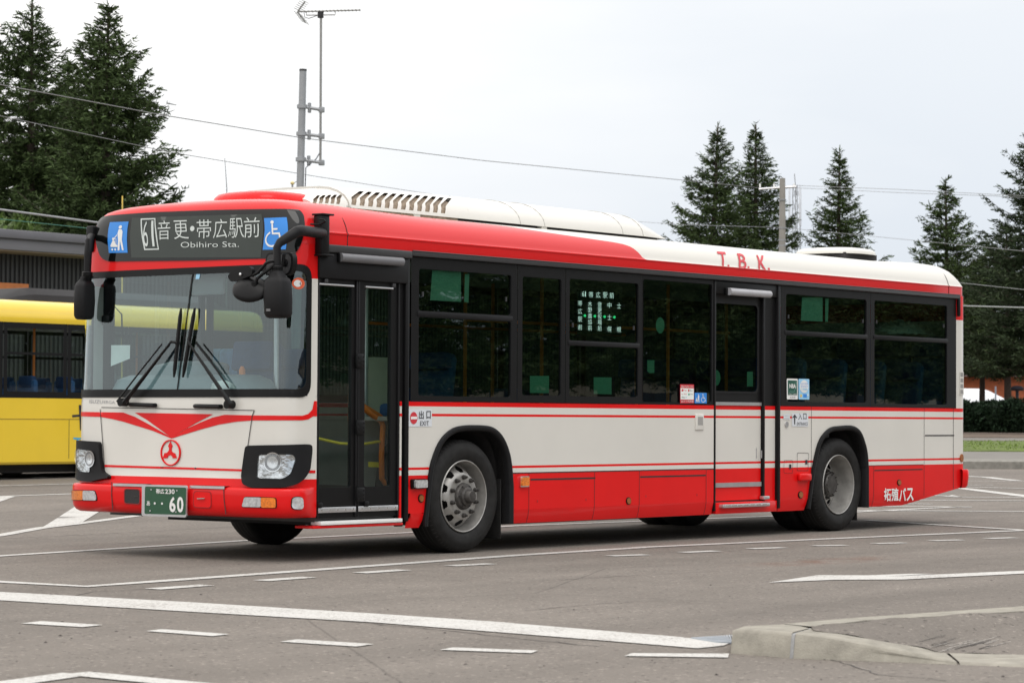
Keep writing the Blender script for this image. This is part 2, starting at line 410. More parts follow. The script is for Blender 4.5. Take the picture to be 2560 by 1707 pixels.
# ---- roof shell: stacked rings from the gutter up
ROOF_M = None
def roof_paint():
    m = bpy.data.materials.new('two_tone_roof_paint'); m.use_nodes = True; t = m.node_tree; L = t.links.new; b = t.nodes['Principled BSDF']
    tc = N('ShaderNodeTexCoord', t); sep = N('ShaderNodeSeparateXYZ', t); L(tc.outputs['Object'], sep.inputs[0])
    dv = N('ShaderNodeMath', t, operation='DIVIDE'); L(sep.outputs['X'], dv.inputs[0]); dv.inputs[1].default_value = 12.0
    cr = N('ShaderNodeValToRGB', t); L(dv.outputs[0], cr.inputs[0]); cr.color_ramp.interpolation = 'LINEAR'
    pts = [(0, .99), (.75, .99), (1.0, .885), (1.6, .872), (2.4, .862), (3.0, .845), (3.6, .815), (4.2, .790), (4.56, .777), (4.70, .766), (4.78, .750), (4.84, .725), (4.885, .690), (4.93, .645), (4.96, .632), (10.90, .632), (10.93, .632), (12, .632)]
    el = cr.color_ramp.elements
    while len(el) > 1: el.remove(el[0])
    for i, (x, z) in enumerate(pts):
        e = el[0] if i == 0 else el.new(x/12.0)
        e.position = x/12.0; e.color = (z, z, z, 1)
    zz = N('ShaderNodeMath', t, operation='SUBTRACT'); L(sep.outputs['Z'], zz.inputs[0]); zz.inputs[1].default_value = 2.0
    lt = N('ShaderNodeMath', t, operation='LESS_THAN'); L(zz.outputs[0], lt.inputs[0]); L(cr.outputs[0], lt.inputs[1])
    mx = N('ShaderNodeMix', t, data_type='RGBA'); L(lt.outputs[0], mx.inputs['Factor']); mx.inputs['A'].default_value = (.74, .72, .66, 1); mx.inputs['B'].default_value = (.70, .012, .014, 1)
    L(mx.outputs['Result'], b.inputs['Base Color']); b.inputs['Roughness'].default_value = .34; b.inputs['Specular IOR Level'].default_value = .2; b.inputs['Coat Weight'].default_value = .5; b.inputs['Coat Roughness'].default_value = .10
    return m
RZF = [(2.53, 2.53, -.004), (2.575, 2.575, -.005), (2.621, 2.621, -.005), (2.624, 2.624, -.011), (2.634, 2.634, -.011), (2.638, 2.638, -.003), (2.65, 2.65, .003), (2.675, 2.675, .010), (2.70, 2.70, .02), (2.72, 2.72, .03), (2.745, 2.748, .045), (2.765, 2.772, .062), (2.79, 2.80, .085), (2.815, 2.832, .122), (2.84, 2.865, .17), (2.855, 2.885, .25), (2.868, 2.902, .35), (2.878, 2.914, .50), (2.886, 2.924, .72), (2.89, 2.929, .95)]
RZ = [(a_, c_) for a_, b_, c_ in RZF]
def ring(z, yi, xr, rc, nf=44, W=BW, L=BL, zf=None):
    zm = z; z = zf or z; zb = lambda x: z+(zm-z)*(lambda t: t*t*(3-2*t))(min(1, max(0, (x-.5)/1.7)))
    pts = []
    for i in range(nf+1):
        a = -HA+2*HA*i/nf; p = front(a, z); pts.append((p[0], p[1], z))
    yn = max(yi, pts[0][1]) if yi > 0 else yi
    pts[0] = (pts[0][0], yi, z); pts[-1] = (pts[-1][0], W-yi, z)
    x0 = pts[-1][0]
    XS = [x0+(xr-rc-x0)*(k/18)**1.5 for k in range(1, 19)]; far = [(x, W-yi, zb(x)) for x in XS]; zr_ = zm+.022*min(1, max(0, (zm-2.72)/.15))
    c1 = [(xr-rc+rc*math.sin(PI/2*k/6), W-yi-rc+rc*math.cos(PI/2*k/6), zr_) for k in range(1, 7)]
    bk = [(xr, W-yi-rc-(W-2*yi-2*rc)*k/10, zr_) for k in range(1, 10)]
    c2 = [(xr-rc+rc*math.cos(PI/2*k/6), yi+rc-rc*math.sin(PI/2*k/6), zr_) for k in range(0, 7)]
    nr = [(x, yi, zb(x)) for x in XS[:-1][::-1]]
    return pts+far+c1+bk+c2+nr
def rear_x(z): return np.interp(z, [2.53, 2.65, 2.72, 2.79, 2.84, 2.865, 2.88, 2.893], [11.10, 11.097, 11.085, 11.06, 11.0, 10.90, 10.72, 10.4])
def build_roof():
    mb = MB(); rp = roof_paint(); rings = [ring(z, yi, rear_x(z), .10+max(0, z-2.65)*1.0, zf=zf) for z, zf, yi in RZF]; n = len(rings[0])
    vs = [p for r_ in rings for p in r_]; fs = []
    for i in range(len(rings)-1):
        for k in range(n): fs.append([i*n+k, i*n+(k+1) % n, (i+1)*n+(k+1) % n, (i+1)*n+k])
    b = (len(rings)-1)*n
    cidx = len(vs); vs.append((5.5, BW/2, 2.894))
    for k in range(n): fs.append([b+k, b+(k+1) % n, cidx])
    mb.add(vs, fs, rp)
    roof = part(mb, 'roof', angle=50)
    # lettering on the curved cove
    zs = [q[0] for q in RZ]; ys = [q[1] for q in RZ]
    cove = lambda x, z, off=0.0: (x, np.interp(z, zs, ys)-off*.85, z+off*.5)
    def cp(uv):
        y = .03
        for _ in range(12): x, z = S(uv[0], uv[1], y); y = float(np.interp(z, zs, ys))
        return (x, z)
    t = MB()
    for s_, q in (('T', [(1392, 33), (1465, 38), (1481, 178), (1408, 176)]), ('B', [(1570, 50), (1637, 54), (1655, 193), (1585, 190)]), ('K', [(1743, 65), (1817, 70), (1836, 207), (1760, 204)])):
        q = [cp(r5(*p)) for p in q]
        t.text(s_, q, cove, REDFILM, .007, .012)
    for q in ([(1488, 152), (1506, 153), (1507, 181), (1489, 180)], [(1668, 165), (1684, 166), (1685, 193), (1669, 192)], [(1848, 179), (1866, 180), (1867, 208), (1849, 207)]):
        t.patch([cp(r5(*p)) for p in q], cove, REDFILM, .1, .006)
    part(t, 'roof_lettering', roof)
    # seam lines across the cove near both ends
    g = MB()
    for xx in (.80, 10.72):
        g.tube([(xx+.02*(z-2.6), y-.0015, z) for z, y in RZ[:-2]], .0035, SEAM, 5)
    part(g, 'roof_seam', roof)
    # gutter rail
    q = MB(); q.box((1.58, -.035, 2.495), (10.93, -.002, 2.535), RAIL, .006)
    q.tube([(1.58, -.035, 2.537), (10.92, -.035, 2.537)], .006, RAIL, 6)
    q.box((10.90, -.035, 2.30), (10.945, -.004, 2.52), BLACK, .012)
    part(q, 'gutter_rail')
    return roof
build_roof()
# ---- near side body panels
ARCH1 = [(1.70, .1), (1.775, .29), (1.835, .67), (1.885, .82), (1.985, .965), (2.13, 1.055), (2.30, 1.087), (2.56, 1.087), (2.71, 1.06), (2.83, .98), (2.915, .85), (2.955, .70), (2.975, .50), (2.965, .1)]
ARCH2 = [(7.76, .1), (7.79, .25), (7.865, .56), (7.925, .76), (8.03, .95), (8.22, 1.065), (8.45, 1.09), (8.66, 1.09), (8.81, 1.04), (8.90, .94), (8.965, .80), (8.99, .61), (8.975, .1)]
SKIRT_R = [(9.0, .232), (9.75, .24), (9.98, .27), (10.50, .345), (10.78, .395), (10.79, .40)]
ARCH1 = [ARCH1[0]]+smooth_path(ARCH1[1:-1], 5)+[ARCH1[-1]]; ARCH2 = [ARCH2[0]]+smooth_path(ARCH2[1:-1], 5)+[ARCH2[-1]]
BANDS = [(.67, .715, WHITE), (.715, .736, RED), (.736, 1.1625, WHITE), (1.1625, 1.184, RED), (1.184, 1.245, WHITE), (1.245, 1.284, RED)]
XD0, XD1, XD2, XD3 = 6.115, 7.035, 7.235, 7.285       # sliding door recess
def lean(x, z, off=0.0):
    y = -off
    if z < .36: y += .030*((.36-z)/.13)**1.6
    return (x, y, z)
def lean_far(x, z, off=0.0):
    p = lean(x, z, off); return (p[0], BW-p[1], p[2])
def side_shell(fn, segs, arches, name):
    mb = MB()
    for x0, x1 in segs:
        for z0, z1, m in BANDS: mb.patch([(x0, z0), (x1, z0), (x1, z1), (x0, z1)], fn, m, .25, 0, arches)
        if x1 > 10.5: mb.patch([(x0, .232)]+[(9.75, .24), (9.98, .27), (10.50, .345), (x1, .405), (x1, .67), (x0, .67)], fn, RED, .09, 0, arches)
        else:
            mb.patch([(x0, .232), (x1, .232), (x1, .355), (x0, .355)], fn, RED, .07, 0, arches)
            mb.patch([(x0, .355), (x1, .355), (x1, .67), (x0, .67)], fn, RED, .2, 0, arches)
    return mb
nb = side_shell(lean, [(1.575, XD0), (XD3, 10.98)], [ARCH1, ARCH2], 'side')
sidep = part(nb, 'side_panel')
# panel seams, thin dark gaps
sm = MB()
def seam(x0, z0, x1, z1, w=.006):
    if abs(x1-x0) < abs(z1-z0): q = [(x0-w/2, z0), (x0+w/2, z0), (x1+w/2, z1), (x1-w/2, z1)]
    else: q = [(x0, z0-w/2), (x1, z1-w/2), (x1, z1+w/2), (x0, z0+w/2)]
    sm.patch(q, lean, SEAM, .06, .0025)
for u in (1322, 1486, 1598, 1765):
    x = S(u, 1200)[0]; seam(x, .235, x, .668)
seam(2.96, .672, XD0, .672, .009)
for u0, u1 in ((1326, 1488), (1600, 1764)):
    seam(S(u0, 1190)[0], .612, S(u1, 1180)[0], .612, .014)
xe = S(2028, 1100)[0]; seam(xe, .25, xe, 1.284)
for u in (2310, ): x = S(u, 1100)[0]; seam(x, .33, x, 1.284)
x = S(2383, 1100)[0]; seam(x, .39, x, 1.284, .008)
seam(S(2312, 1075)[0], .985, S(2385, 1075)[0], .985, .014)
seam(S(2186, 1168)[0], .62, S(2306, 1165)[0], .62, .012); seam(8.99, .672, S(2308, 1160)[0], .672, .006); seam(S(2184, 1200)[0], .235, S(2184, 1200)[0], .668)
part(sm, 'panel_seam', sidep)
# small hatches near the rear wheel and screw dimples
ht = MB()
def hatch(pts, w=.006):
    poly = roundpoly(sp(r7, pts), .02); c = np.mean(poly, 0)
    inner = [tuple(c+(np.array(p)-c)*(1-w/ .09)) for p in poly]
    ht.patch(poly, lean, SEAM, .2, .0035, [inner])
hatch([(905, 405), (994, 407), (990, 546), (903, 546)], .004); hatch([(803, 463), (872, 464), (870, 566), (801, 566)], .004)
for a, b in ((850, 513), (975, 478)): ht.patch(sp(r7, [(a-8, b-17), (a+8, b-17), (a+8, b+17), (a-8, b+17)]), lean, INK, .2, .006)
ht.patch(ellipse(*S(*r7(822, 187)), .03, .03, 16), lean, ALU, .1, .003, thick=.008)
ht.patch(roundpoly(sp(r7, [(625, 388), (633, 388), (632, 448), (624, 448)]), .004), lean, ALU, .1, .004)
for a, b in ((355, 352), (735, 340), (1205, 313), (1605, 302)): ht.patch(ellipse(*S(*sz(a, b)), .009, .012, 10), lean, mat('red_screw_cap', (.42, .008, .01), .4, noise=.05), .1, .003)
part(ht, 'service_flap', sidep)
hd = MB(); p0 = S(*r7(905, 600)); p1 = S(*r7(992, 600)); hd.box((p0[0], -.05, p0[1]-.035), (p1[0], .0, p0[1]+.045), RED, .02, 3); part(hd, 'door_handle', sidep)
# grille of the outside speaker beside the entrance
sg = MB(); q0 = S(*tz(300, 600)); q1 = S(*tz(430, 855)); sg.box((q0[0], -.012, q1[1]), (q1[0], .0, q0[1]), WHITE, .008, 3)
for k in range(10):
    z_ = q1[1]+.05+(q0[1]-q1[1]-.08)*k/9; sg.box((q0[0]+.035, -.0135, z_-.004), (q1[0]-.02, -.011, z_+.004), mat('grille_slot', (.35, .34, .32), .6, noise=.05))
part(sg, 'speaker_grille', sidep)
# ---- wheel arch trims and wells
def arch(poly, name='wheel_arch'):
    mb = MB(); P = poly[1:-1:2]; P = [(P[0][0], .24)]+P+[(P[-1][0], .235)] if P[0][1] > .26 else P+[(P[-1][0], .235)]
    cx = np.mean([p[0] for p in P]); n = len(P); prof = [(0.0, .001), (0.0, .022), (.35, .03), (.8, .024), (1.0, .008), (1.0, -.12)]
    P = dense(smooth_path(P, 6), .05, False); n = len(P); rows = []
    for i, p in enumerate(P):
        a = np.array(P[max(0, i-1)]); b = np.array(P[min(n-1, i+1)]); d = (b-a)/np.linalg.norm(b-a); nr = np.array([d[1], -d[0]])
        rows.append([(p[0]+nr[0]*.052*h, -o, p[1]+nr[1]*.052*h) for h, o in prof])
    k = len(prof); vs = [v for r_ in rows for v in r_]; fs = [[i*k+j, i*k+j+1, (i+1)*k+j+1, (i+1)*k+j] for i in range(n-1) for j in range(k-1)]
    mb.add(vs, fs, PLASTIC); o = part(mb, name, angle=60)
    wl = MB(); inn = [r_[-1] for r_ in rows]; vs = [(x, .03, z) for x, _, z in inn]+[(x, .62, z) for x, _, z in inn]
    wl.add(vs, [[i, i+1, n+i+1, n+i] for i in range(n-1)]+[[n+i for i in range(n)]], SEAM)
    part(wl, 'wheel_well', o); return o
a1 = arch(ARCH1); a2 = arch(ARCH2)
fl = MB()
for xx in (2.875, 8.86): part(MB().box((xx, .05, .10), (xx+.012, .5, .62), RUBBER, .004), 'mud_flap')
# ---- front mask
t_near = -1.0
fm = MB()
na, nz_ = 60, 0
zrow = [.66, .70, .74, .90, 1.05, 1.20, 1.25, 1.30, 1.315]
def grid(mb, a0, a1, zs, m, off=0.0, na=60, offs=None, colour=None):
    vs = []; fs = []
    for j, z in enumerate(zs):
        o = offs[j] if offs else off
        for i in range(na+1): vs.append(front(a0+(a1-a0)*i/na, z, o))
    w_ = na+1
    for j in range(len(zs)-1):
        for i in range(na): fs.append([j*w_+i, j*w_+i+1, (j+1)*w_+i+1, (j+1)*w_+i])
    mb.add(vs, fs, m)
grid(fm, -HA, HA, [.657, .70, .78, .90, 1.05, 1.20, 1.25, 1.30, 1.318], WHITE, na=80)
grid(fm, -HA, HA, [.56, .60, .657], RED, na=80)
AN = fp((776, 900))[0]; AW = min(1.40, abs(AN)); 
WSZ0, WSZ1 = fp(r1(900, 1392))[1], fp(r1(800, 548))[1]
zp = fp((790, 697))[1]
for sgn in (-1, 1):
    a0, a1 = (-HA, -AW+.03) if sgn < 0 else (AW-.03, HA)
    grid(fm, a0, a1, [1.318, 1.6, 1.9, zp], WHITE, na=16)
    grid(fm, a0, a1, [zp, 2.40, 2.53], RED, na=16)
ws_out = roundpoly([(-AW, WSZ0), (AW, WSZ0), (AW, WSZ1), (-AW, WSZ1)], .12, 6)
fm.patch([(-AW+.02, WSZ1-.13), (AW-.02, WSZ1-.13), (AW-.02, 2.53), (-AW+.02, 2.53)], front, RED, .08, 0, [roundpoly([(-AW+.015, WSZ0-.2), (AW-.015, WSZ0-.2), (AW-.015, WSZ1-.015), (-AW+.015, WSZ1-.015)], .12, 6)])
fpanel = part(fm, 'front_panel', angle=40)
# livery stripes on the front
lv = MB()
lv.patch(fpl(r2, [(130, 232), (310, 235), (500, 238), (600, 275), (720, 340), (840, 410), (895, 440), (907, 455), (890, 450), (750, 392), (620, 352), (500, 315), (400, 291), (310, 275), (130, 268)]), front, RED, .03, .0035)
lv.patch(fpl(r2, [(597, 240), (1255, 252), (1120, 322), (1000, 390), (930, 438), (908, 455), (880, 430), (790, 365), (700, 300)]), front, RED, .03, .0045)
lv.patch(fpl(r2, [(925, 440), (1020, 380), (1150, 320), (1250, 280), (1350, 257), (1580, 262), (2000, 265), (2050, 250), (2085, 212), (2098, 142), (2122, 142), (2122, 270), (2090, 270), (2050, 295), (2000, 303), (1580, 305), (1450, 315), (1300, 340), (1150, 380), (1020, 420), (912, 454)]), front, RED, .03, .0035)
lv.patch(fpl(r2, [(343, 676), (900, 694), (1515, 714), (1511, 732), (900, 712), (343, 695)]), front, RED, .03, .0035)
lv.patch(fpl(r2, [(2025, 723), (2110, 723), (2108, 747), (2025, 745)]), front, RED, .03, .0035)
lv.patch(fpl(r2, [(125, 660), (345, 676), (345, 695), (125, 680)]), front, RED, .03, .003)
part(lv, 'livery_stripe', fpanel)
# service flap of the front with its gap
bf = MB()
for a, b, wd in (((318, 195), (1602, 220), 6), ((308, 210), (345, 730), 5), ((1602, 220), (1584, 270), 7), ((1584, 270), (1505, 800), 6)):
    bf.patch(fpl(r2, stroke([a, b], wd)), front, SEAM, .04, .006)
part(bf, 'flap_seam', fpanel)
# emblem: raised ring and three-armed mark
em = MB()
rg = fpl(r2, ellipse(902, 575, 83, 110, 36)); ri = fpl(r2, ellipse(902, 575, 74, 100, 36))
em.patch(rg, front, RED, .05, .002, [ri], thick=.012); em.patch(ri, front, WHITE, .05, .004)
E_ = lambda pts: [fp(ez(*p)) for p in pts]
em.patch(E_([(1766, 160), (1782, 200), (1805, 245), (1785, 290), (1788, 335), (1808, 362), (1848, 374), (1882, 462), (1808, 462), (1800, 432), (1778, 408), (1757, 405), (1733, 418), (1716, 442), (1710, 462), (1632, 462), (1662, 372), (1705, 365), (1738, 330), (1744, 285), (1726, 245), (1750, 198)]), front, RED, .05, .006, thick=.004)
part(em, 'emblem')
# maker's lettering below the windscreen
lt = MB(); lt.text('ISUZU', fpl(r1, [(168, 1408), (256, 1411), (256, 1434), (168, 1431)]), front, GREYINK, .003); lt.text('ERGA', fpl(r1, [(262, 1414), (334, 1416), (334, 1435), (262, 1433)]), front, GREYINK, .003)
part(lt, 'maker_lettering', fpanel)
# ---- windscreen
wsm = MB(); bd = .050
ws_in = roundpoly([(-AW+bd, WSZ0+.065), (AW-bd, WSZ0+.065), (AW-bd, WSZ1-.055), (-AW+bd, WSZ1-.055)], .09, 6)
wsm.patch(ws_out, front, BLACK, .06, .001, [ws_in], thick=.008)
wsf = part(wsm, 'windscreen_frame', angle=45)
gp = MB(); gp.patch(ws_in, front, GLASS_W, .07, .002); part(gp, 'windscreen_pane', wsf)
dv = MB(); dv.patch(fpl(r1, stroke([(845, 580), (742, 1360)], 7)), front, BLACK, .05, .005, thick=.004); part(dv, 'centre_joint', wsf)
st = MB(); c0 = fp(r1(1532, 650)); st.patch(ellipse(c0[0], c0[1], .052, .046, 24), front, mat('orange_red_sticker', (.75, .12, .04), .5, noise=.05), .05, .006)
st.patch(ellipse(c0[0]+.008, c0[1], .030, .028, 20), front, WSIGN, .05, .008); st.text('4', [(c0[0]-.004, c0[1]+.014), (c0[0]-.016, c0[1]+.014), (c0[0]-.016, c0[1]-.014), (c0[0]-.004, c0[1]-.014)], front, INK, .010)
st.patch(fpl(r1, [(867, 588), (893, 587), (887, 620), (863, 622)]), front, SKYF, .05, .006)
part(st, 'inspection_sticker', wsf)
# ---- destination sign above the windscreen
ds = MB()
sign = roundpoly(fpl(r1, [(233, 232), (300, 208), (600, 186), (1000, 172), (1300, 166), (1535, 168), (1562, 200), (1548, 400), (1490, 486), (900, 500), (290, 507), (240, 480)]), .06, 5)
ds.patch(sign, front, GLOSSB, .05, .003, thick=.004)
dsg = part(ds, 'destination_sign', angle=60)
lp = MB(); lp.patch(fpl(r1, [(450, 223), (1295, 198), (1290, 480), (445, 483)]), front, LEDBACK, .05, .009); part(lp, 'display_panel', dsg)
tx = MB()
for ch, q in (('音', [(622, 243), (703, 240), (701, 362), (620, 366)]), ('更', [(722, 241), (812, 238), (824, 358), (728, 362)]), ('帯', [(874, 236), (968, 233), (970, 355), (872, 360)]), ('広', [(988, 232), (1070, 230), (1072, 353), (980, 356)]), ('駅', [(1088, 227), (1168, 224), (1184, 350), (1076, 354)]), ('前', [(1180, 222), (1280, 218), (1284, 348), (1180, 352)])):
    tx.text(ch, fpl(r1, q), front, LEDW, .013, -.006)
c0 = fp(r1(845, 293)); tx.patch(ellipse(c0[0], c0[1], .026, .022, 14), front, LEDW, .05, .013)
tx.text('6', fpl(r1, [(526, 245), (556, 243), (560, 410), (530, 412)]), front, LEDW, .013, -.006); tx.text('1', fpl(r1, [(578, 242), (592, 241), (600, 408), (586, 409)]), front, LEDW, .013, -.006)
o_ = fpl(r1, [(508, 228), (604, 225), (628, 430), (532, 433)]); i_ = fpl(r1, [(516, 236), (598, 233), (620, 423), (539, 425)]); tx.patch(o_, front, LEDW, .05, .013, [i_])
tx.text('Obihiro Sta.', fpl(r1, [(770, 380), (1150, 377), (1150, 412), (770, 417)]), front, LEDW, .013, -.006)
part(tx, 'led_lettering', dsg)
FIG_STROLL = lambda mb, q, fn, off: (mb.shape(ellipse(.64, .83, .085, .055, 14), q, fn, WSIGN, off), mb.shape([(.57, .76), (.72, .76), (.78, .68), (.76, .42), (.82, .08), (.73, .08), (.66, .40), (.60, .08), (.50, .08), (.56, .42), (.53, .62), (.38, .50), (.36, .45), (.50, .55)], q, fn, WSIGN, off), mb.shape(ellipse(.32, .45, .065, .045, 12), q, fn, WSIGN, off), mb.shape([(.28, .40), (.38, .40), (.42, .28), (.52, .24), (.50, .19), (.16, .19), (.14, .24)], q, fn, WSIGN, off), mb.shape(ellipse(.22, .11, .05, .035, 10), q, fn, WSIGN, off), mb.shape(ellipse(.38, .11, .05, .035, 10), q, fn, WSIGN, off), mb.shape(stroke([(.36, .46), (.46, .46), (.44, .24)], .03), q, fn, WSIGN, off))
def FIG_CHAIR(mb, q, fn, off):
    mb.shape(ellipse(.36, .86, .075, .055, 14), q, fn, WSIGN, off)
    mb.shape(stroke([(.36, .80), (.38, .50), (.66, .50), (.78, .22), (.88, .25)], .075), q, fn, WSIGN, off)
    mb.shape(stroke([(.37, .64), (.58, .64)], .055), q, fn, WSIGN, off)
    arc = [(.40+.30*math.cos(math.radians(a)), .33+.225*math.sin(math.radians(a))) for a in range(115, 345, 12)]
    mb.shape(stroke(arc, .06), q, fn, WSIGN, off)
pg = MB(); q = fpl(r1, [(306, 251), (428, 247), (421, 450), (299, 452)]); pg.patch(q, front, BLUE, .05, .010); FIG_STROLL(pg, q, front, .013); part(pg, 'pram_pictogram', dsg)
pg = MB(); q = fpl(r1, [(1311, 225), (1457, 219), (1452, 428), (1303, 431)]); pg.patch(q, front, BLUE, .05, .010); FIG_CHAIR(pg, q, front, .013); part(pg, 'wheelchair_pictogram', dsg)
# ---- bumper
bm_ = MB()
ofs = [-.10, -.02, .025, .05, .056, .057, .055, .046, .005]
bz = [.352, .352, .368, .40, .45, .53, .565, .582, .592]
def bumper_grid():
    vs = []; na = 110
    for z, o in zip(bz, ofs):
        for i in range(na+1):
            a = -HA+2*HA*i/na; k = min(1, (HA-abs(a))/.22); vs.append(front(a, z, o*(k*k*(3-2*k)) if o > 0 else o*.3))
    w_ = na+1; bm_.add(vs, [[j*w_+i, j*w_+i+1, (j+1)*w_+i+1, (j+1)*w_+i] for j in range(len(bz)-1) for i in range(na)], RED)
bumper_grid()
bumper = part(bm_, 'bumper', angle=50)
BO = .057
bfp = lambda pts, z_=r2: fpl(z_, pts, BO)
bs = MB()
for pts in ([(404, 822), (402, 930), (412, 1056)], [(1344, 862), (1346, 960), (1362, 1092)]): bs.patch(bfp(stroke(pts, 7)), front, SEAM, .05, BO+.003)
o_ = bfp([(1090, 895), (1240, 900), (1240, 1042), (1086, 1036)]); bs.patch(roundpoly(o_, .03), front, mat('red_gap', (.30, .005, .006), .5, noise=.05), .05, BO+.002)
i_ = bfp([(1095, 901), (1235, 906), (1235, 1036), (1091, 1030)]); bs.patch(roundpoly(i_, .03), front, RED, .05, BO+.003)
bs.patch(bfp(stroke([(1128, 960), (1190, 958)], 8)), front, CHROME, .05, BO+.006, thick=.01)
part(bs, 'tow_cover', bumper)
tb = MB(); o_ = roundpoly(bfp([(505, 875), (642, 880), (642, 1012), (505, 1004)]), .03); i_ = roundpoly(bfp([(512, 882), (636, 886), (636, 1005), (511, 998)]), .025)
tb.patch(o_, front, mat('red_gap', (.3, .005, .006)), .05, BO-.002, [i_], thick=.006); tb.patch(i_, front, SEAM, .05, BO+.002); tb.patch(bfp(stroke([(590, 942), (625, 942)], 7)), front, HUBM, .05, BO+.006); part(tb, 'tow_hook_recess', bumper)
def lamp(pts, m, name, parent, ring=True, z_=r2, depth_=.012, rr=.015):
    mb = MB(); P = roundpoly(bfp(pts, z_), rr); c = np.mean(P, 0)
    if ring: mb.patch([tuple(c+(np.array(p)-c)*1.10) for p in P], front, BLACK, .05, BO-.004, thick=.008)
    mb.patch(P, front, m, .05, BO, thick=depth_); return part(mb, name, parent)
lamp([(108, 893), (166, 893), (166, 972), (110, 968)], AMBER, 'turn_signal', None); lamp([(166, 893), (258, 895), (274, 940), (277, 975), (166, 973)], CLEAR, 'fog_lamp', None)
lamp([(1522, 948), (1658, 950), (1658, 1033), (1500, 1028)], CLEAR, 'fog_lamp', None); lamp([(1660, 950), (1778, 955), (1782, 1037), (1660, 1035)], AMBER, 'turn_signal', None)
lamp([(1915, 946), (2003, 948), (2008, 1050), (1910, 1048)], CLEAR, 'side_marker_lamp', None, rr=.03)
tr = MB()
for pa, pb in (((415, 826), (690, 838)), ((1058, 852), (1350, 862))):
    A_ = fp(r2(*pa), BO); B_ = fp(r2(*pb), BO)
    for k in range(11):
        a_ = A_[0]+(B_[0]-A_[0])*(k+.5)/11; w_ = abs(B_[0]-A_[0])/11*.40
        vs = [front(a_+s_*w_, .585, o) for s_ in (-1, 1) for o in (.052, .0)]
        tr.add([(v[0], v[1], .599) for v in vs], [[0, 1, 3, 2]], CHROME)
    q = [front(A_[0]+(B_[0]-A_[0])*i/8, .585, o) for o in (.062, .0) for i in range(9)]
    tr.add([(v[0], v[1], .595) for v in q], [[i, i+1, 10+i, 9+i] for i in range(8)], ALU)
    q = [(v[0], v[1], z) for z in (.595, .574) for v in [front(A_[0]+(B_[0]-A_[0])*i/8, .585, .062) for i in range(9)]]
    tr.add(q, [[i, i+1, 10+i, 9+i] for i in range(8)], ALU)
part(tr, 'step_tread', bumper)
# ---- headlamps
def headlight(house, lens, name='headlight', bowl=None):
    mb = MB(); mb.patch(roundpoly(fpl(r2, house), .03), front, PLASTIC, .05, -.01, thick=.050)
    h = part(mb, name, angle=40)
    lm = MB(); P = roundpoly(fpl(r2, lens), .02); c = np.mean(P, 0)
    lm.patch([tuple(c+(np.array(p)-c)*1.04) for p in P], front, BLACK, .05, .038, thick=.004)
    lm.patch(P, front, mat('chrome_reflector', (.66, .67, .68), .12, metal=1, bump=1.0, bscale=9, noise=.3, nscale=24), .03, .042, thick=.003)
    bx, by, br = bowl
    bc = fp(r2(bx, by), .045); n_ = np.array(front(bc[0], bc[1], .1))-np.array(front(bc[0], bc[1], 0)); ctr = np.array(front(bc[0], bc[1], .046))
    u1 = np.array(front(bc[0]+.02, bc[1], .046))-ctr; u1 /= np.linalg.norm(u1); u2 = np.cross(u1, n_/np.linalg.norm(n_))
    for R0, R1, m_ in ((br, br-.008, CHROME), (br-.008, br*.62, mat('dark_bowl', (.35, .35, .36), .2, metal=.9, noise=.3)), (br*.62, br*.2, CHROME), (br*.2, 0.0005, CLEAR)):
        vs = []; nseg = 24
        for R_, o in ((R0, .006), (R1, .004)):
            for k in range(nseg): a = 2*PI*k/nseg; vs.append(ctr+u1*R_*math.cos(a)+u2*R_*math.sin(a)+n_*o*3)
        lm.add(vs, [[k, (k+1) % nseg, nseg+(k+1) % nseg, nseg+k] for k in range(nseg)], m_)
    part(lm, 'reflector', h)
    cv = MB(); cv.patch(P, front, glass('clear_lamp_cover', (.93, .94, .95), 2.2), .05, .056, thick=.004); part(cv, 'lens_cover', h)
    sc_ = MB()
    return h
headlight([(1548, 516), (1700, 512), (2030, 503), (2056, 515), (2058, 560), (2040, 720), (1990, 800), (1940, 840), (1850, 866), (1600, 870), (1520, 840), (1512, 780), (1530, 640)], [(1668, 594), (1830, 590), (1912, 592), (1924, 630), (1892, 755), (1840, 800), (1655, 796)], bowl=(1752, 655, .078))
headlight([(132, 470), (318, 484), (330, 640), (345, 735), (398, 772), (394, 795), (330, 802), (250, 818), (150, 810), (122, 780), (126, 650)], [(152, 545), (247, 556), (250, 742), (190, 735), (158, 690), (146, 615)], bowl=(214, 628, .07))
# ---- number plate
npl = MB(); pc = [F(*r2(*p), -.03) for p in [(665, 841), (1042, 850), (1037, 1118), (662, 1104)]]
fr = lambda a, b, off=0.0: (-.03-off, a, b)
npl.patch(roundpoly(pc, .02), fr, ALU, .1, 0, thick=.014)
plate = part(npl, 'number_plate')
pf = MB(); q = [F(*r2(*p), -.044) for p in [(682, 858), (1027, 868), (1022, 1097), (677, 1088)]]; pf.patch(roundpoly(q, .015), fr, PLATEG, .1, .016)
part(pf, 'plate_face', plate)
pt = MB(); P4 = lambda *pts: [F(*r2(*p), -.046) for p in pts]
pt.text('帯広', P4((775, 877), (846, 879), (846, 921), (775, 919)), fr, WSIGN, .02, .02); pt.text('230', P4((852, 880), (932, 882), (932, 922), (852, 920)), fr, WSIGN, .02, .02)
pt.text('あ', P4((697, 978), (726, 979), (726, 1020), (697, 1019)), fr, WSIGN, .02, .012)
for a, b in ((765, 1000), (826, 1002)): pt.patch([F(*r2(*p), -.046) for p in ellipse(a, b, 8, 10, 14)], fr, WSIGN, .1, .02)
pt.text('6', P4((888, 942), (940, 943), (940, 1076), (888, 1073)), fr, WSIGN, .02, .03); pt.text('0', P4((952, 943), (1006, 945), (1006, 1078), (952, 1076)), fr, WSIGN, .02, .03)
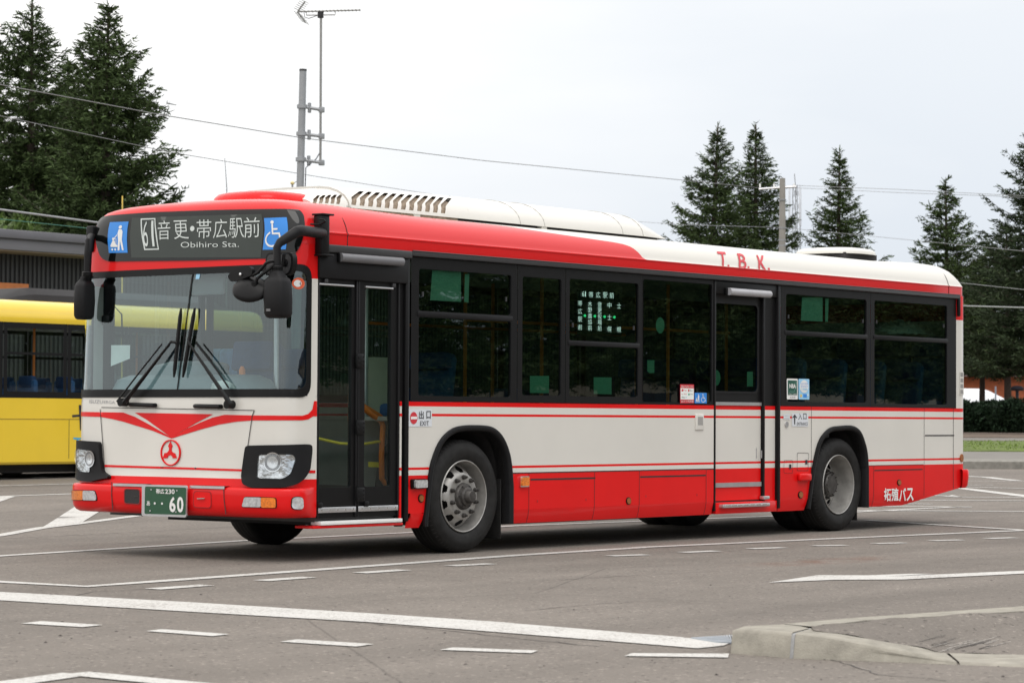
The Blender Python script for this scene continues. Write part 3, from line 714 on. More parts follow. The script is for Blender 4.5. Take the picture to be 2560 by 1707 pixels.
for a, b in ((735, 885), (951, 893), (727, 1062), (943, 1072)): pt.patch([F(*r2(*p), -.046) for p in ellipse(a, b, 6, 6, 10)], fr, ALU, .1, .018, thick=.004)
part(pt, 'plate_lettering', plate)
# ---- wipers
def wp(pt_, off): a = fp(r1(*pt_), off); return front(a[0], a[1], off)
def wiper(piv, elbow, tip, tail, second, name='wiper'):
    mb = MB(); mb.tube([wp(piv, .06), wp(((piv[0]*3+elbow[0])/4, (piv[1]*3+elbow[1])/4), .08), wp(elbow, .05)], [.022, .017, .009], BLACK, 8)
    mb.tube([wp(second[0], .045), wp(second[1], .045), wp(second[2], .045)], .007, BLACK, 6)
    p = wp(piv, .03); mb.lathe([(0, -.05), (.035, -.05), (.035, .02), (0, .02)], wp(piv, .02), BLACK, 0, 14)
    o = part(mb, name); b = MB(); pts = [wp((tip[0]+(tail[0]-tip[0])*k/8, tip[1]+(tail[1]-tip[1])*k/8), .028) for k in range(9)]
    b.tube(pts, [.008]+[.017]*7+[.008], BLACK, 6)
    el = wp(elbow, .05); b.tube([el, wp((.5*(tip[0]+tail[0]), .5*(tip[1]+tail[1])), .04)], .012, BLACK, 6)
    part(b, 'wiper_blade', o)
wiper((395, 1425), (700, 1030), (765, 812), (718, 1262), [(345, 1420), (520, 1195), (640, 1045)])
wiper((1090, 1440), (810, 1030), (855, 810), (777, 1262), [(1075, 1330), (960, 1160), (862, 1040)])
gh_ = MB()
for a, b in (((432, 1440), (600, 1445)), ((855, 1450), (1030, 1453))):
    gh_.tube([wp(a, .015), wp((a[0]+12, a[1]), .035), wp((b[0]-12, b[1]), .035), wp(b, .015)], .018, BLACK, 8); part(gh_, 'grab_handle'); gh_ = MB()
# ------------------------------------------------------------------ side windows
def window(x0, x1, panes, fn=side, z0=1.288, z1=2.492, flush=False, name='window', gm=None):
    mb = MB(); gm = gm or GLASS_S
    holes = [rrect(a, c, b, d, .025, 3) for a, c, b, d in panes]
    mb.patch([(x0, z0), (x1, z0), (x1, z1), (x0, z1)], fn, BLACK, .5, .0 if flush else .004, holes)
    for a, c, b, d in panes:                      # inner reveal of the frame
        h = rrect(a, c, b, d, .025, 3); n = len(h)
        mb.add([fn(p[0], p[1], .004) for p in h]+[fn(p[0], p[1], -.03) for p in h], [[i, (i+1) % n, n+(i+1) % n, n+i] for i in range(n)], PLASTIC)
    if len(panes) == 2:
        zz = (panes[0][3]+panes[1][1])/2 if panes[0][1] < panes[1][1] else (panes[1][3]+panes[0][1])/2
        a = fn(panes[0][0]-.02, zz-.022, -.004); b = fn(panes[0][2]+.02, zz+.022, .010)
        mb.box([min(p, q) for p, q in zip(a, b)], [max(p, q) for p, q in zip(a, b)], PLASTIC, .006)
        for e in (panes[0][0]+.06, panes[0][2]-.06):
            p = fn(e, max(panes[0][1], panes[1][1])+.14, -.006); mb.tube([(p[0], p[1], p[2]-.02), (p[0], p[1], p[2]+.02)], .009, RAIL, 6)
    o = part(mb, name); g = MB()
    for a, c, b, d in panes: g.patch(rrect(a-.004, c-.004, b+.004, d+.004, .025, 3), fn, gm, .4, -.010)
    part(g, 'pane', o); return o
W1 = window(1.60, 3.03, [(1.70, 1.333, 2.945, 1.991), (1.70, 2.045, 2.945, 2.396)])
W2 = window(3.036, 3.728, [(3.105, 1.352, 3.668, 2.393)])
W3 = window(3.734, 4.896, [(3.79, 1.351, 4.85, 1.805), (3.79, 1.850, 4.85, 2.405)])
W4 = window(4.902, 6.10, [(4.93, 1.31, 6.07, 2.45)], flush=True)
W5 = window(7.30, 9.040, [(7.395, 1.331, 8.965, 1.997), (7.395, 2.045, 8.965, 2.412)])
W6 = window(9.046, 10.89, [(9.126, 1.323, 10.687, 2.0), (9.126, 2.048, 10.687, 2.412)])
part(MB().box((1.525, -.012, .29), (1.575, .02, 2.50), BLACK, .008), 'door_pillar')
fx = MB()
for xx, wd in ((.50, 1.1), (1.70, 1.3), (3.08, 1.30), (4.48, 1.3), (5.88, 1.3), (7.28, 1.55), (8.93, 1.75)):
    window(xx, xx+wd+.09, [(xx+.06, 1.36, xx+wd, 2.39)], fn=sidef, gm=GLASS_W if xx < 1 else GLASS_F)
# far side body
far = side_shell(lean_far, [(1.575, 10.98)], [ARCH1, ARCH2], 'far')
for z0, z1, m in BANDS+[(.375, .67, RED)]: far.patch([(.456, z0), (1.575, z0), (1.575, z1), (.456, z1)], lean_far, m, .25)
far; far.patch([(10.7, 1.284), (10.98, 1.284), (10.98, 2.53), (10.7, 2.53)], sidef, WHITE, .3); far.patch([(.45, 2.488), (10.98, 2.488), (10.98, 2.53), (.45, 2.53)], sidef, RED, .5)
far.patch([(.45, 1.284), (.51, 1.284), (.51, 2.49), (.45, 2.49)], sidef, BLACK, .5)
part(far, 'side_panel')
# rear corner, rear face and rear bumper
def rearpath(off=0.0, n=6, L=11.10, R=.06):
    R = R+off; p = [(10.98, -off*.6)]+[(L-.06+R*math.sin(PI/2*k/n), .06-R*math.cos(PI/2*k/n)) for k in range(n+1)]
    return p+[(L+off, BW/2)]+[(x, BW-y) for x, y in p[::-1]]
rp_ = MB()
def rgrid(mb, zs, m, offs=None, L=11.10):
    rows = [[(x, y, z) for x, y in rearpath(offs[j] if offs else 0, L=L)] for j, z in enumerate(zs)]; k = len(rows[0])
    mb.add([v for r_ in rows for v in r_], [[j*k+i, j*k+i+1, (j+1)*k+i+1, (j+1)*k+i] for j in range(len(rows)-1) for i in range(k-1)], m)
zr = S(2395, 800)[1]
for z0, z1, m in BANDS: rgrid(rp_, [z0, z1], m)
rgrid(rp_, [.42, .67], RED); rgrid(rp_, [1.284, 1.7, zr], WHITE); rgrid(rp_, [zr, 2.53], RED)
for z0, z1, m in ((1.284, zr, WHITE), (zr, 2.53, RED)): rp_.patch([(10.895, z0), (10.98, z0), (10.98, z1), (10.895, z1)], side, m, .4, 0)
rear = part(rp_, 'rear_panel')
rb = MB(); rgrid(rb, [.40, .405, .43, .52, .590, .608, .612], RED, [-.03, .03, .05, .062, .062, .052, -.01]); part(rb, 'bumper')
rw = MB(); rf = lambda a, b, off=0.0: (11.10+off, a, b); rw.patch(rrect(.35, 1.45, 2.13, 2.35, .1), rf, GLOSSB, .3, .004); part(rw, 'rear_window', rear)
for yy in (.22, 2.27):
    q = MB(); q.patch(rrect(yy-.09, .72, yy+.09, 1.15, .03), rf, mat('red_lamp', (.4, .01, .01), .15, coat=1, noise=.2), .3, .004, thick=.02); part(q, 'tail_lamp')
rl = MB(); q0 = S(2394, 929)[1]; q1 = S(2394, 986)[1]; xg0, xg1 = 10.985, 11.075
rvn = side
rl.patch([(10.965, q1), (11.055, q1), (11.055, q0), (10.965, q0)], rvn, WHITE, .02, .002, thick=.006)
for k in range(4):
    z_ = q1+(q0-q1)*(k+.5)/4; rl.patch([(10.978, z_-.022), (11.042, z_-.022), (11.042, z_+.022), (10.978, z_+.022)], rvn, mat('vent_slot', (.30, .29, .28), .5, noise=.2, nscale=60), .02, .009)
part(rl, 'vent_grille', rear)
# ------------------------------------------------------------------ front door (two leaves, black frames)
def leaf(x0, x1, gx0, gx1, gz0, gz1, z0, z1, name='door_leaf'):
    mb = MB(); f_ = lambda x, z, off=0.0: (x, .018-off, z)
    h = rrect(gx0, gz0, gx1, gz1, .02, 3); mb.patch([(x0, z0), (x1, z0), (x1, z1), (x0, z1)], f_, BLACK, .5, .008, [h])
    n = len(h); mb.add([f_(*p, .008) for p in h]+[f_(*p, -.03) for p in h], [[i, (i+1) % n, n+(i+1) % n, n+i] for i in range(n)], PLASTIC)
    for a, b in ((x0, x0+.018), (x1-.018, x1)): mb.box((a, -.004, z0), (b, .012, z1), PLASTIC, .004)
    return mb, f_
Sd = lambda a, b: S(*dz(a, b))
zb_, zt_ = Sd(250, 1440)[1], 2.262
gz0 = Sd(250, 1178)[1]; gz1 = S(*r3(300, 492))[1]
xm = Sd(392, 900)[0]
for (x0, x1, g0, g1) in ((.462, xm-.003, Sd(58, 900)[0], Sd(348, 900)[0]), (xm+.003, 1.46, Sd(463, 900)[0], Sd(690, 900)[0])):
    mb, f_ = leaf(x0, x1, g0, g1, gz0, gz1, zb_, zt_)
    zs_ = Sd(200, 1372)[1]
    mb.box((x0+.012, -.008, zs_-.022), (x1-.012, .012, zs_+.022), ALU, .004)
    for k in range(5): xx = x0+.05+(x1-x0-.1)*k/4; mb.lathe([(0.0, .003), (.008, .002), (.009, -.004)], (xx, -.008, zs_), CHROME, 1, 8, sgn=-1)
    mb.box((g0-.01, -.006, gz1+.004), (g1+.01, .012, gz1+.018), ALU, .003)
    d = part(mb, 'door_leaf'); g = MB(); g.patch(rrect(g0-.003, gz0-.003, g1+.003, gz1+.003, .02, 3), f_, GLASS_D, .3, -.006); part(g, 'pane', d)
    q = MB(); q.box((.5*(g0+g1)-.03 if False else g0-.02, -.02, gz0-.16), (g0+.035, .0, gz0-.115), BLACK, .01); part(q, 'door_stop', d)
hg = MB()
for b in (78, 655, 1240):
    z_ = Sd(415, b)[1]; xx = Sd(412, b)[0]; hg.box((xx-.05, -.022, z_-.06), (xx+.05, .01, z_+.06), BLACK, .012)
    for s_ in (-.033, .033):
        for t_ in (-.035, .0, .035): hg.lathe([(0.0, .004), (.009, .003), (.010, -.002)], (xx+s_, -.022, z_+t_), PLASTIC, 1, 8, sgn=-1)
    part(hg, 'door_hinge'); hg = MB()
hp = MB(); hp.box((.452, -.022, 2.262), (1.545, .03, 2.47), PLASTIC, .01); hp.box((.452, -.042, 2.47), (1.575, .03, 2.535), RAIL, .012, 3)
dh = part(hp, 'door_header')
lb = MB(); xa, xb = S(*r3(250, 280))[0], S(*r3(735, 300))[0]; z_ = S(*r3(500, 282))[1]
lb.tube([(xa, -.045, z_), (xb, -.045, z_)], .036, mat('grey_lamp_tube', (.16, .16, .17), .35, noise=.05), 16); lb.box((xa-.012, -.05, z_-.04), (xa+.01, -.02, z_+.04), BLACK, .008); part(lb, 'door_lamp', dh)
for xx in (.55, 1.38): part(MB().box((xx-.02, -.01, 2.225), (xx+.02, .01, 2.258), RAIL, .004), 'door_bracket', dh)
sl_ = MB(); zs0, zs1 = Sd(400, 1490)[1], Sd(400, 1448)[1]; sl_.box((.50, -.012, zs0-.005), (1.50, .10, zs1-.012), WSIGN, .006); sl_.box((.42, .0, zs0-.03), (1.52, .2, zs0-.008), RED, .006); part(sl_, 'door_sill')
dp = MB(); dp.box((1.475, .004, .29), (1.498, .03, .67), RED); dp.box((1.475, .004, .67), (1.498, .03, 1.245), WHITE); dp.box((1.475, .004, 1.247), (1.498, .03, 1.284), RED)
for z_ in (.725, 1.173): dp.box((1.474, .001, z_-.011), (1.499, .02, z_+.011), RED)
dp.box((1.46, .014, .25), (1.53, .05, 2.5), BLACK); part(dp, 'door_post')
# ------------------------------------------------------------------ sliding entrance door, set back
ed = MB(); rec = lambda x, z, off=0.0: (x, .040-off, z)
xd0, xd1 = XD0+.022, XD1-.03
for z0, z1, m in BANDS: ed.patch([(xd0, z0), (xd1, z0), (xd1, z1), (xd0, z1)], rec, m, .3)
ed.patch([(xd0, .36), (xd1, .36), (xd1, .67), (xd0, .67)], rec, RED, .3)
dw = sp(r5, [(1372, 482), (1790, 1275)]); gx0, gx1 = dw[0][0]+.03, dw[1][0]-.015; gzb, gzt = S(*r5(1580, 1275))[1], S(*r5(1580, 500))[1]
hole = rrect(gx0, gzb, gx1, gzt, .05, 4); ed.patch([(xd0, 1.284), (xd1, 1.284), (xd1, 2.38), (xd0, 2.38)], rec, BLACK, .4, 0, [hole])
ed.patch(rrect(gx0-.02, gzb-.02, gx1+.02, gzt+.02, .06, 4), rec, PLASTIC, .3, .001, [hole], thick=.008)
edo = part(ed, 'sliding_door'); g = MB(); g.patch(hole, rec, GLASS_S, .3, -.006); part(g, 'pane', edo)
eb = MB(); z_ = S(*r7(450, 654))[1]; eb.box((xd0+.005, .028, z_-.022), (xd1-.005, .05, z_+.022), mat('grey_rubbing_strip', (.30, .29, .29), .5, noise=.1)); z_ = 1.302; eb.box((xd0+.005, .028, z_-.016), (xd1-.005, .05, z_+.016), ALU)
eb.box((xd1-.09, .034, .77), (xd1-.08, .045, .87), ALU); part(eb, 'door_trim', edo)
ej = MB()
for x0, x1, y0 in ((XD0-.004, XD0+.026, -.006), (XD1-.034, XD1+.004, .012), (XD2, XD3, -.012)):
    ej.box((x0, y0, .265), (x1, .07, 2.49), BLACK, .006)
ej.box((XD0, -.002, 2.37), (XD3, .07, 2.492), BLACK, .004)
for z0, z1, m in BANDS+[(.265, .67, RED)]: ej.patch([(XD1+.004, z0), (XD2, z0), (XD2, z1), (XD1+.004, z1)], lambda x, z, off=0: (x, .022, z), m, .5)
ej.patch([(XD1+.004, 1.284), (XD2, 1.284), (XD2, 2.49), (XD1+.004, 2.49)], lambda x, z, off=0: (x, .022, z), BLACK, .5)
djo = part(ej, 'door_frame')
es = MB(); es.box((XD0+.03, -.004, .235), (XD2, .06, .345), RED, .006)
s0 = S(*r7(300, 815)); s1 = S(*r7(662, 795)); es.box((s0[0], -.055, s0[1]-.022), (s1[0], .02, s0[1]+.012), ALU, .006)
for k in range(7): es.box((s0[0]+.03+(s1[0]-s0[0]-.06)*k/7, -.058, s0[1]-.006), (s0[0]+.03+(s1[0]-s0[0]-.06)*(k+.7)/7, -.05, s0[1]+.006), CHROME)
es.box((XD1-.07, -.03, .36), (XD1+.03, .03, .395), ALU, .008); part(es, 'door_step')
lb = MB(); xa, xb = S(*r5(1462, 390))[0], S(*r5(1840, 410))[0]; z_ = S(*r5(1650, 400))[1]
lb.tube([(xa+.03, -.035, z_), (xb, -.035, z_)], .036, mat('pale_lamp_tube', (.42, .42, .44), .3, noise=.05), 16); lb.box((xa, -.03, z_-.035), (xa+.03, .0, z_+.035), BLACK, .008); part(lb, 'door_lamp')
# ------------------------------------------------------------------ route display and notices behind the panes
inn = lambda x, z, off=0.0: (x, .034-off, z)
dsp = MB(); dsp.patch(sp(r5, [(183, 368), (578, 386), (578, 777), (183, 770)]), inn, mat('dark_display_face', (.012, .020, .018), .2, coat=.5, noise=.05), .3, -.004)
dso = part(dsp, 'route_display')
ld = MB()
def led(ch, x0, y0, x1, y1, m=None): ld.text(ch, sp(r5, [(x0, y0), (x1, y0+2), (x1, y1+2), (x0, y1)]), inn, m or LEDS, .004, -.006)
LEDS = mat('led_white_bright', (.95, .97, 1.0), .4, emit=2.6, noise=.02); LEDGB = mat('led_green_bright', (.06, .95, .35), .4, emit=2.2, noise=.02)
led('6', 222, 384, 239, 430); led('1', 247, 385, 254, 431)
for ch, x in (('帯', 283), ('広', 347), ('駅', 409), ('前', 467)): led(ch, x, 388+(x-283)*.035, x+36, 440+(x-283)*.035)
for x, y0, chs in ((186, 467, '帯広駅前'), (274, 474, '木野農協前'), (361, 478, '音更役場前'), (448, 484, '中士幌'), (533, 488, '士幌')):
    n = len(chs)
    for k, ch in enumerate(chs):
        yy = y0+(212/(n-1))*k if n > 1 else y0
        led(ch, x, yy, x+34, yy+(46 if n == 5 else 48))
part(ld, 'led_lettering', dso)
la = MB()
for x, y in ((246, 602), (335, 606), (422, 611), (509, 615)): la.patch(sp(r5, [(x-10, y-8), (x, y-8), (x, y-17), (x+11, y), (x, y+17), (x, y+8), (x-10, y+8)]), inn, LEDGB, .3, .004)
part(la, 'led_arrow', dso)
def notice(pts, z_, m=GREENP, name='notice', y=.02):
    part(MB().patch(sp(z_, pts), lambda a, b, off=0.0: (a, y-off, b), m, .3), name)
P2 = mat('brightened_notice', (.55, .95, .78), .6, noise=.05)  # brighter copy of the notice green, lit look put into the colour
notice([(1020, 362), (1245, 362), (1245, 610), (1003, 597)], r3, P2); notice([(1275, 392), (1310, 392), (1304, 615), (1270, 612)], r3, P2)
notice([(1785, 1190), (1935, 1190), (1935, 1325), (1785, 1323)], r3); notice([(316, 1150), (475, 1152), (475, 1302), (316, 1298)], r5)
notice(ellipse(908, 688, 38, 72, 24), r5); notice([(793, 998), (856, 998), (856, 1112), (810, 1112), (793, 1095)], r5)
notice(ellipse(1432, 1155, 37, 70, 24), r5, y=.052); notice([(1706, 1100), (1758, 1100), (1758, 1232), (1706, 1232)], r5, y=.052); 
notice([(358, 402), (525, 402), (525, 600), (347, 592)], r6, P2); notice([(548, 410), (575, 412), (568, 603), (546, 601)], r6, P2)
# ------------------------------------------------------------------ outside stickers and lettering of the side
def sticker(name): return MB(), name
s_ = MB(); s_.patch(sp(tz, [(57, 130), (277, 133), (277, 433), (57, 432)]), side, REDFILM, .3, .006); s_.patch(sp(tz, [(62, 190), (272, 194), (272, 374), (62, 370)]), side, PAPER, .3, .008)
s_.text('現金以外もお使いください', sp(tz, [(68, 146), (266, 148), (266, 180), (68, 178)]), side, WSIGN, .009); s_.text('QRコード決済可能', sp(tz, [(68, 386), (266, 388), (266, 420), (68, 418)]), side, WSIGN, .009)
s_.text('Pay', sp(tz, [(106, 210), (162, 211), (162, 244), (106, 242)]), side, REDFILM, .009); s_.patch(sp(tz, [(76, 206), (102, 206), (102, 242), (76, 242)]), side, REDFILM, .3, .009)
s_.patch(sp(tz, [(180, 208), (200, 208), (200, 246), (180, 246)]), side, REDFILM, .3, .009); s_.text('払い', sp(tz, [(206, 210), (258, 211), (258, 244), (206, 242)]), side, INK, .009)
s_.text('au PAY', sp(tz, [(76, 272), (160, 273), (160, 296), (76, 294)]), side, REDFILM, .009); s_.patch(sp(tz, ellipse(192, 290, 13, 15, 14)), side, mat('green_dot', (.05, .4, .2), .5, noise=.05), .3, .009); s_.text('pay', sp(tz, [(210, 278), (256, 279), (256, 304), (210, 302)]), side, GREYINK, .009)
s_.text('Alipay', sp(tz, [(76, 322), (138, 323), (138, 354), (76, 352)]), side, INK, .009); s_.text('+', sp(tz, [(146, 328), (164, 328), (164, 346), (146, 346)]), side, BLUE, .009)
part(s_, 'payment_sticker')
s_ = MB(); q = sp(tz, [(288, 263), (480, 266), (480, 432), (288, 430)]); s_.patch(q, side, BLUE, .3, .006)
FIG_STROLL(s_, sp(tz, [(290, 266), (378, 267), (378, 428), (290, 427)]), side, .008); FIG_CHAIR(s_, sp(tz, [(382, 267), (478, 268), (478, 431), (382, 430)]), side, .008); part(s_, 'access_sticker')
s_ = MB(); s_.patch(roundpoly(sp(tz, [(1748, 38), (1922, 42), (1924, 370), (1750, 367)]), .012), side, WSIGN, .3, .009); s_.patch(sp(tz, [(1764, 66), (1908, 70), (1910, 302), (1766, 298)]), side, DKGREEN, .3, .011)
s_.text('NBA', sp(tz, [(1784, 122), (1888, 124), (1888, 194), (1784, 190)]), side, WSIGN, .013, .03); s_.patch(sp(tz, stroke([(1784, 246), (1868, 248), (1870, 215), (1895, 190), (1895, 90), (1870, 110)], 4)), side, mat('pale_green_line', (.25, .5, .42), .5, noise=.05), .3, .012)
s_.text('日本バス協会', sp(tz, [(1776, 270), (1902, 274), (1902, 294), (1776, 288)]), side, WSIGN, .013); s_.text('会員章', sp(tz, [(1796, 318), (1884, 320), (1884, 352), (1796, 350)]), side, GREYINK, .012); part(s_, 'association_sticker')
s_ = MB(); s_.patch(roundpoly(sp(tz, [(1934, 42), (2106, 46), (2108, 372), (1936, 370)]), .012), side, SKYF, .3, .009)
s_.patch(sp(tz, [(2022+math.cos(2*PI*i/40)*(66+5*(i % 2)), 165+math.sin(2*PI*i/40)*(98+7*(i % 2))) for i in range(40)]), side, WSIGN, .3, .011)
s_.text('コロナ対策', sp(tz, [(1966, 104), (2078, 106), (2078, 140), (1966, 138)]), side, BLUE, .013); s_.text('車内は換気中', sp(tz, [(1966, 152), (2080, 154), (2080, 176), (1966, 174)]), side, BLUE, .013); s_.text('実施車両', sp(tz, [(1972, 190), (2072, 192), (2072, 228), (1972, 226)]), side, SKYF, .013, .02)
s_.patch(sp(tz, [(2008, 284), (2064, 285), (2064, 340), (2008, 339)]), side, BLUE, .3, .011); s_.patch(sp(tz, ellipse(1974, 312, 16, 22, 14)), side, mat('yellow_dot', (.8, .55, .1), .5, noise=.05), .3, .011); s_.patch(sp(tz, ellipse(2082, 300, 12, 15, 14)), side, WSIGN, .3, .011); part(s_, 'ventilation_sticker')
s_ = MB(); s_.patch(sp(r4, [(216, 152), (424, 150), (424, 305), (213, 308)]), side, mat('pale_blue_film', (.70, .73, .76), .4, noise=.02), .3, .003)
el = sp(r4, ellipse(261, 230, 33, 54, 30)); s_.patch(el, side, REDFILM, .3, .005); s_.patch(sp(r4, [(234, 218), (289, 217), (289, 241), (234, 242)]), side, WSIGN, .3, .007)
s_.text('出', sp(r4, [(307, 168), (350, 167), (350, 238), (307, 239)]), side, INK, .006, .012); s_.text('口', sp(r4, [(374, 168), (412, 167), (412, 236), (374, 237)]), side, INK, .006, .012); s_.text('EXIT', sp(r4, [(318, 258), (396, 257), (396, 297), (318, 298)]), side, INK, .006); part(s_, 'exit_sticker')
s_ = MB(); s_.patch(sp(tz, [(1838, 588), (2096, 590), (2096, 800), (1838, 796)]), side, mat('pale_blue_film', (.7, .73, .76)), .3, .0045); s_.patch(sp(tz, [(1704, 606), (1806, 608), (1806, 690), (1704, 688)]), side, mat('pale_blue_film', (.7, .73, .76)), .3, .0045)
s_.patch(sp(tz, [(1870, 765), (1870, 650), (1846, 668), (1842, 655), (1880, 605), (1916, 660), (1910, 672), (1888, 648), (1888, 765)]), side, INK, .3, .006)
s_.text('入', sp(tz, [(1936, 590), (1996, 592), (1996, 692), (1936, 690)]), side, INK, .006, .01); s_.text('口', sp(tz, [(2014, 592), (2066, 593), (2066, 690), (2014, 688)]), side, INK, .006, .01); s_.text('ENTRANCE', sp(tz, [(1914, 730), (2086, 732), (2086, 784), (1914, 782)]), side, INK, .006)
s_.text('乗車口', sp(tz, [(1716, 622), (1796, 623), (1796, 636), (1716, 635)]), side, GREYINK, .006); s_.text('開閉中', sp(tz, [(1716, 664), (1796, 665), (1796, 678), (1716, 677)]), side, GREYINK, .006); part(s_, 'entrance_sticker')
s_ = MB()
for ch, x0, x1 in (('拓', 1575, 1628), ('殖', 1632, 1688), ('バ', 1692, 1746), ('ス', 1750, 1804)):
    dy = -(x0-1575)*.01; s_.text(ch, sp(r7, [(x0, 680+dy), (x1, 679+dy), (x1, 780+dy), (x0, 782+dy)]), side, WSIGN, .005, .022)
part(s_, 'company_lettering')
# lamps of the side
def slamp(z_, pts, m, frame=None, name='marker_lamp', th=.03, rr=.012, fs=1.25):
    P = roundpoly(sp(z_, pts), rr); c = np.mean(P, 0); mb = MB()
    if frame: mb.patch([tuple(c+(np.array(p)-c)*fs) for p in P], side, frame, .2, .0, thick=th*.6)
    mb.patch(P, side, m, .2, 0, thick=th); part(mb, name)
slamp(r4, [(246, 782), (350, 780), (350, 848), (246, 852)], CLEAR, BLACK, 'cornering_lamp', .05)
slamp(r4, ellipse(327, 945, 20, 30, 18), REFLECT, BLACK, 'reflector', .012, .004)
slamp(r4, [(1210, 757), (1274, 755), (1274, 832), (1210, 835)], AMBER, CHROME, 'marker_lamp', .03)
slamp(sz, ellipse(1068, 350, 15, 24, 16), REFLECT, BLACK, 'reflector', .012, .004); slamp(r7, ellipse(1693, 636, 12, 19, 16), REFLECT, BLACK, 'reflector', .012, .004); slamp(r7, ellipse(931, 731, 15, 23, 16), REFLECT, BLACK, 'reflector', .012, .004)
P = MB(); P.patch([(11.01+.034*math.cos(t), .735+.045*math.sin(t)) for t in np.linspace(0, 2*PI, 16)[:-1]], rvn, REFLECT, .02, .002, thick=.012); part(P, 'reflector')
# ------------------------------------------------------------------ wheels
RT, WZ = .484, .482
def make_wheel(front_=True, dual=False):
    t = MB(); sh = [(.302, .020), (.315, .006), (.345, -.012), (.385, -.018), (.415, -.016), (.42, -.013), (.445, -.008), (.462, .006), (.474, .022), (.482, .045), (RT, .10), (.484, .14), (RT, .18), (.482, .235), (.474, .258), (.45, .278), (.385, .285), (.30, .26)]
    t.lathe(sh, (0, 0, 0), RUBBER, 1, 64)
    for g_ in (.075, .115, .165, .205): t.lathe([(RT+.0015, g_-.005), (RT+.0016, g_+.005)], (0, 0, 0), SEAM, 1, 64)
    for k in range(72):
        a = 2*PI*k/72; c, s = math.cos(a), math.sin(a)
        t.add([((.470)*math.cos(a+d), y, (.470+h)*math.sin(a+d)) if False else ((.471+h)*math.cos(a+d), y, (.471+h)*math.sin(a+d)) for d in (-.012, .012) for y, h in ((.006, -.006), (.030, .0085))], [[0, 1, 3, 2]], SEAM)
    if dual: t.lathe([(r_, h+.33) for r_, h in sh], (0, 0, 0), RUBBER, 1, 48)
    tyre = part(t, 'wheel', angle=50)
    r_ = MB()
    r_.lathe([(.300, .02), (.309, .008), (.309, .0), (.303, -.006), (.297, -.002), (.290, .03), (.283, .06), (.279, .12)], (0, 0, 0), STEEL, 1, 180 if front_ else 160)
    if front_:
        hole = lambda a, r: ((r-.228)/.027)**2+(((a/(2*PI)*10) % 1-.5)/.27)**2 < 1
        n = 180; prof = [(.279, .12)]+[(.268-.095*i/16, .105-.095*math.sin(PI/2*i/16)**1.2) for i in range(17)]+[(.155, .008), (.115, .008), (.110, .02)]
        r_.lathe(prof, (0, 0, 0), STEEL, 1, n, skip=hole)
        r_.lathe([(.285, .13), (.05, .13)], (0, 0, 0), SEAM, 1, 32)
        rim = part(r_, 'rim', tyre, angle=40)
        h = MB(); h.lathe([(.118, .012), (.112, -.012), (.104, -.022), (.085, -.026), (.080, -.045), (.062, -.055), (.056, -.085), (.045, -.098), (.0, -.10)], (0, 0, 0), HUBM, 1, 32)
        for k in range(6): a = 2*PI*k/6; h.box((.094*math.cos(a)-.006, -.031, .094*math.sin(a)-.006), (.094*math.cos(a)+.006, -.018, .094*math.sin(a)+.006), SEAM)
    else:
        hole = lambda a, r: ((r-.20)/.030)**2+(((a/(2*PI)*8) % 1-.5)/.30)**2 < 1
        r_.lathe([(.279, .12), (.272, .20), (.262, .215), (.25, .20), (.24, .185)]+[(.235-.07*i/8, .182-.03*i/8) for i in range(9)]+[(.15, .150), (.11, .150)], (0, 0, 0), STEEL, 1, 160, skip=hole)
        r_.lathe([(.27, .23), (.05, .23)], (0, 0, 0), SEAM, 1, 32)
        rim = part(r_, 'rim', tyre, angle=40)
        h = MB(); h.lathe([(.118, .155), (.114, .09), (.10, .075), (.0, .072)], (0, 0, 0), HUBM, 1, 32)
        for k in range(8): a = 2*PI*k/8; h.lathe([(0., .0), (.009, .0), (.009, .015)], (.10*math.cos(a), .066, .10*math.sin(a)), HUBM, 1, 6)
    hub = part(h, 'hub', tyre)
    b = MB(); by = .008 if front_ else .15; br = .163 if front_ else .140
    for k in range(10):
        a = 2*PI*(k+.5)/10; c = (br*math.cos(a), by, br*math.sin(a))
        b = MB(); b.lathe([(.021, 0), (.021, -.006), (.0185, -.007), (.0175, -.028), (.011, -.030), (.010, -.046), (0, -.048)], c, HUBM, 1, 8); part(b, 'wheel_nut', tyre)
    return tyre
def place(o, loc, rz=0): o.location = loc; o.rotation_euler = (0, 0, rz); return o
wf = place(make_wheel(True), (2.355, .035, WZ)); wr = place(make_wheel(False, True), (8.487, .045, WZ))
place(copy_tree(wf, bus), (2.355, BW-.035, WZ), PI); place(copy_tree(wr, bus), (8.487, BW-.045, WZ), PI)
# ------------------------------------------------------------------ roof equipment
ACX0, ACX1 = .92, 6.02
_AP = [(.47, 2.905), (.475, 2.945), (.49, 2.985), (.53, 3.035), (.60, 3.085), (.70, 3.122), (.82, 3.138), (1.2425, 3.145)]
def ach(x): return float(np.interp(x, [.8, .92, 1.06, 1.25, 1.352, 1.365, 2.6, 5.45, 5.62, 5.85, 6.02, 6.1], [.2, .32, .60, .73, .78, .86, 1.0, 1.0, .96, .6, .18, .1]))
_as = np.concatenate([[0], np.cumsum([math.hypot(_AP[i+1][0]-_AP[i][0], _AP[i+1][1]-_AP[i][1]) for i in range(len(_AP)-1)])])
def acs(x, s, off=0.0):
    m = s > _as[-1]; q = 2*_as[-1]-s if m else s
    y = np.interp(q, _as, [p[0] for p in _AP]); z = np.interp(q, _as, [p[1] for p in _AP])
    n = (-.5, .85)
    h = ach(x); y2 = y+.05*(1-h); z2 = 2.905+(z-2.905)*h
    y2 += n[0]*off; z2 += n[1]*off
    return (x, BW-y2 if m else y2, z2)
ac = MB(); ST = _as[-1]
def slot(x, s1=.255, lean_=.27, wd=.056): return [(x, .030), (x+wd, .030), (x+wd+.045, .105), (x+wd+lean_, s1), (x+lean_+.004, s1), (x+.045, .12)]
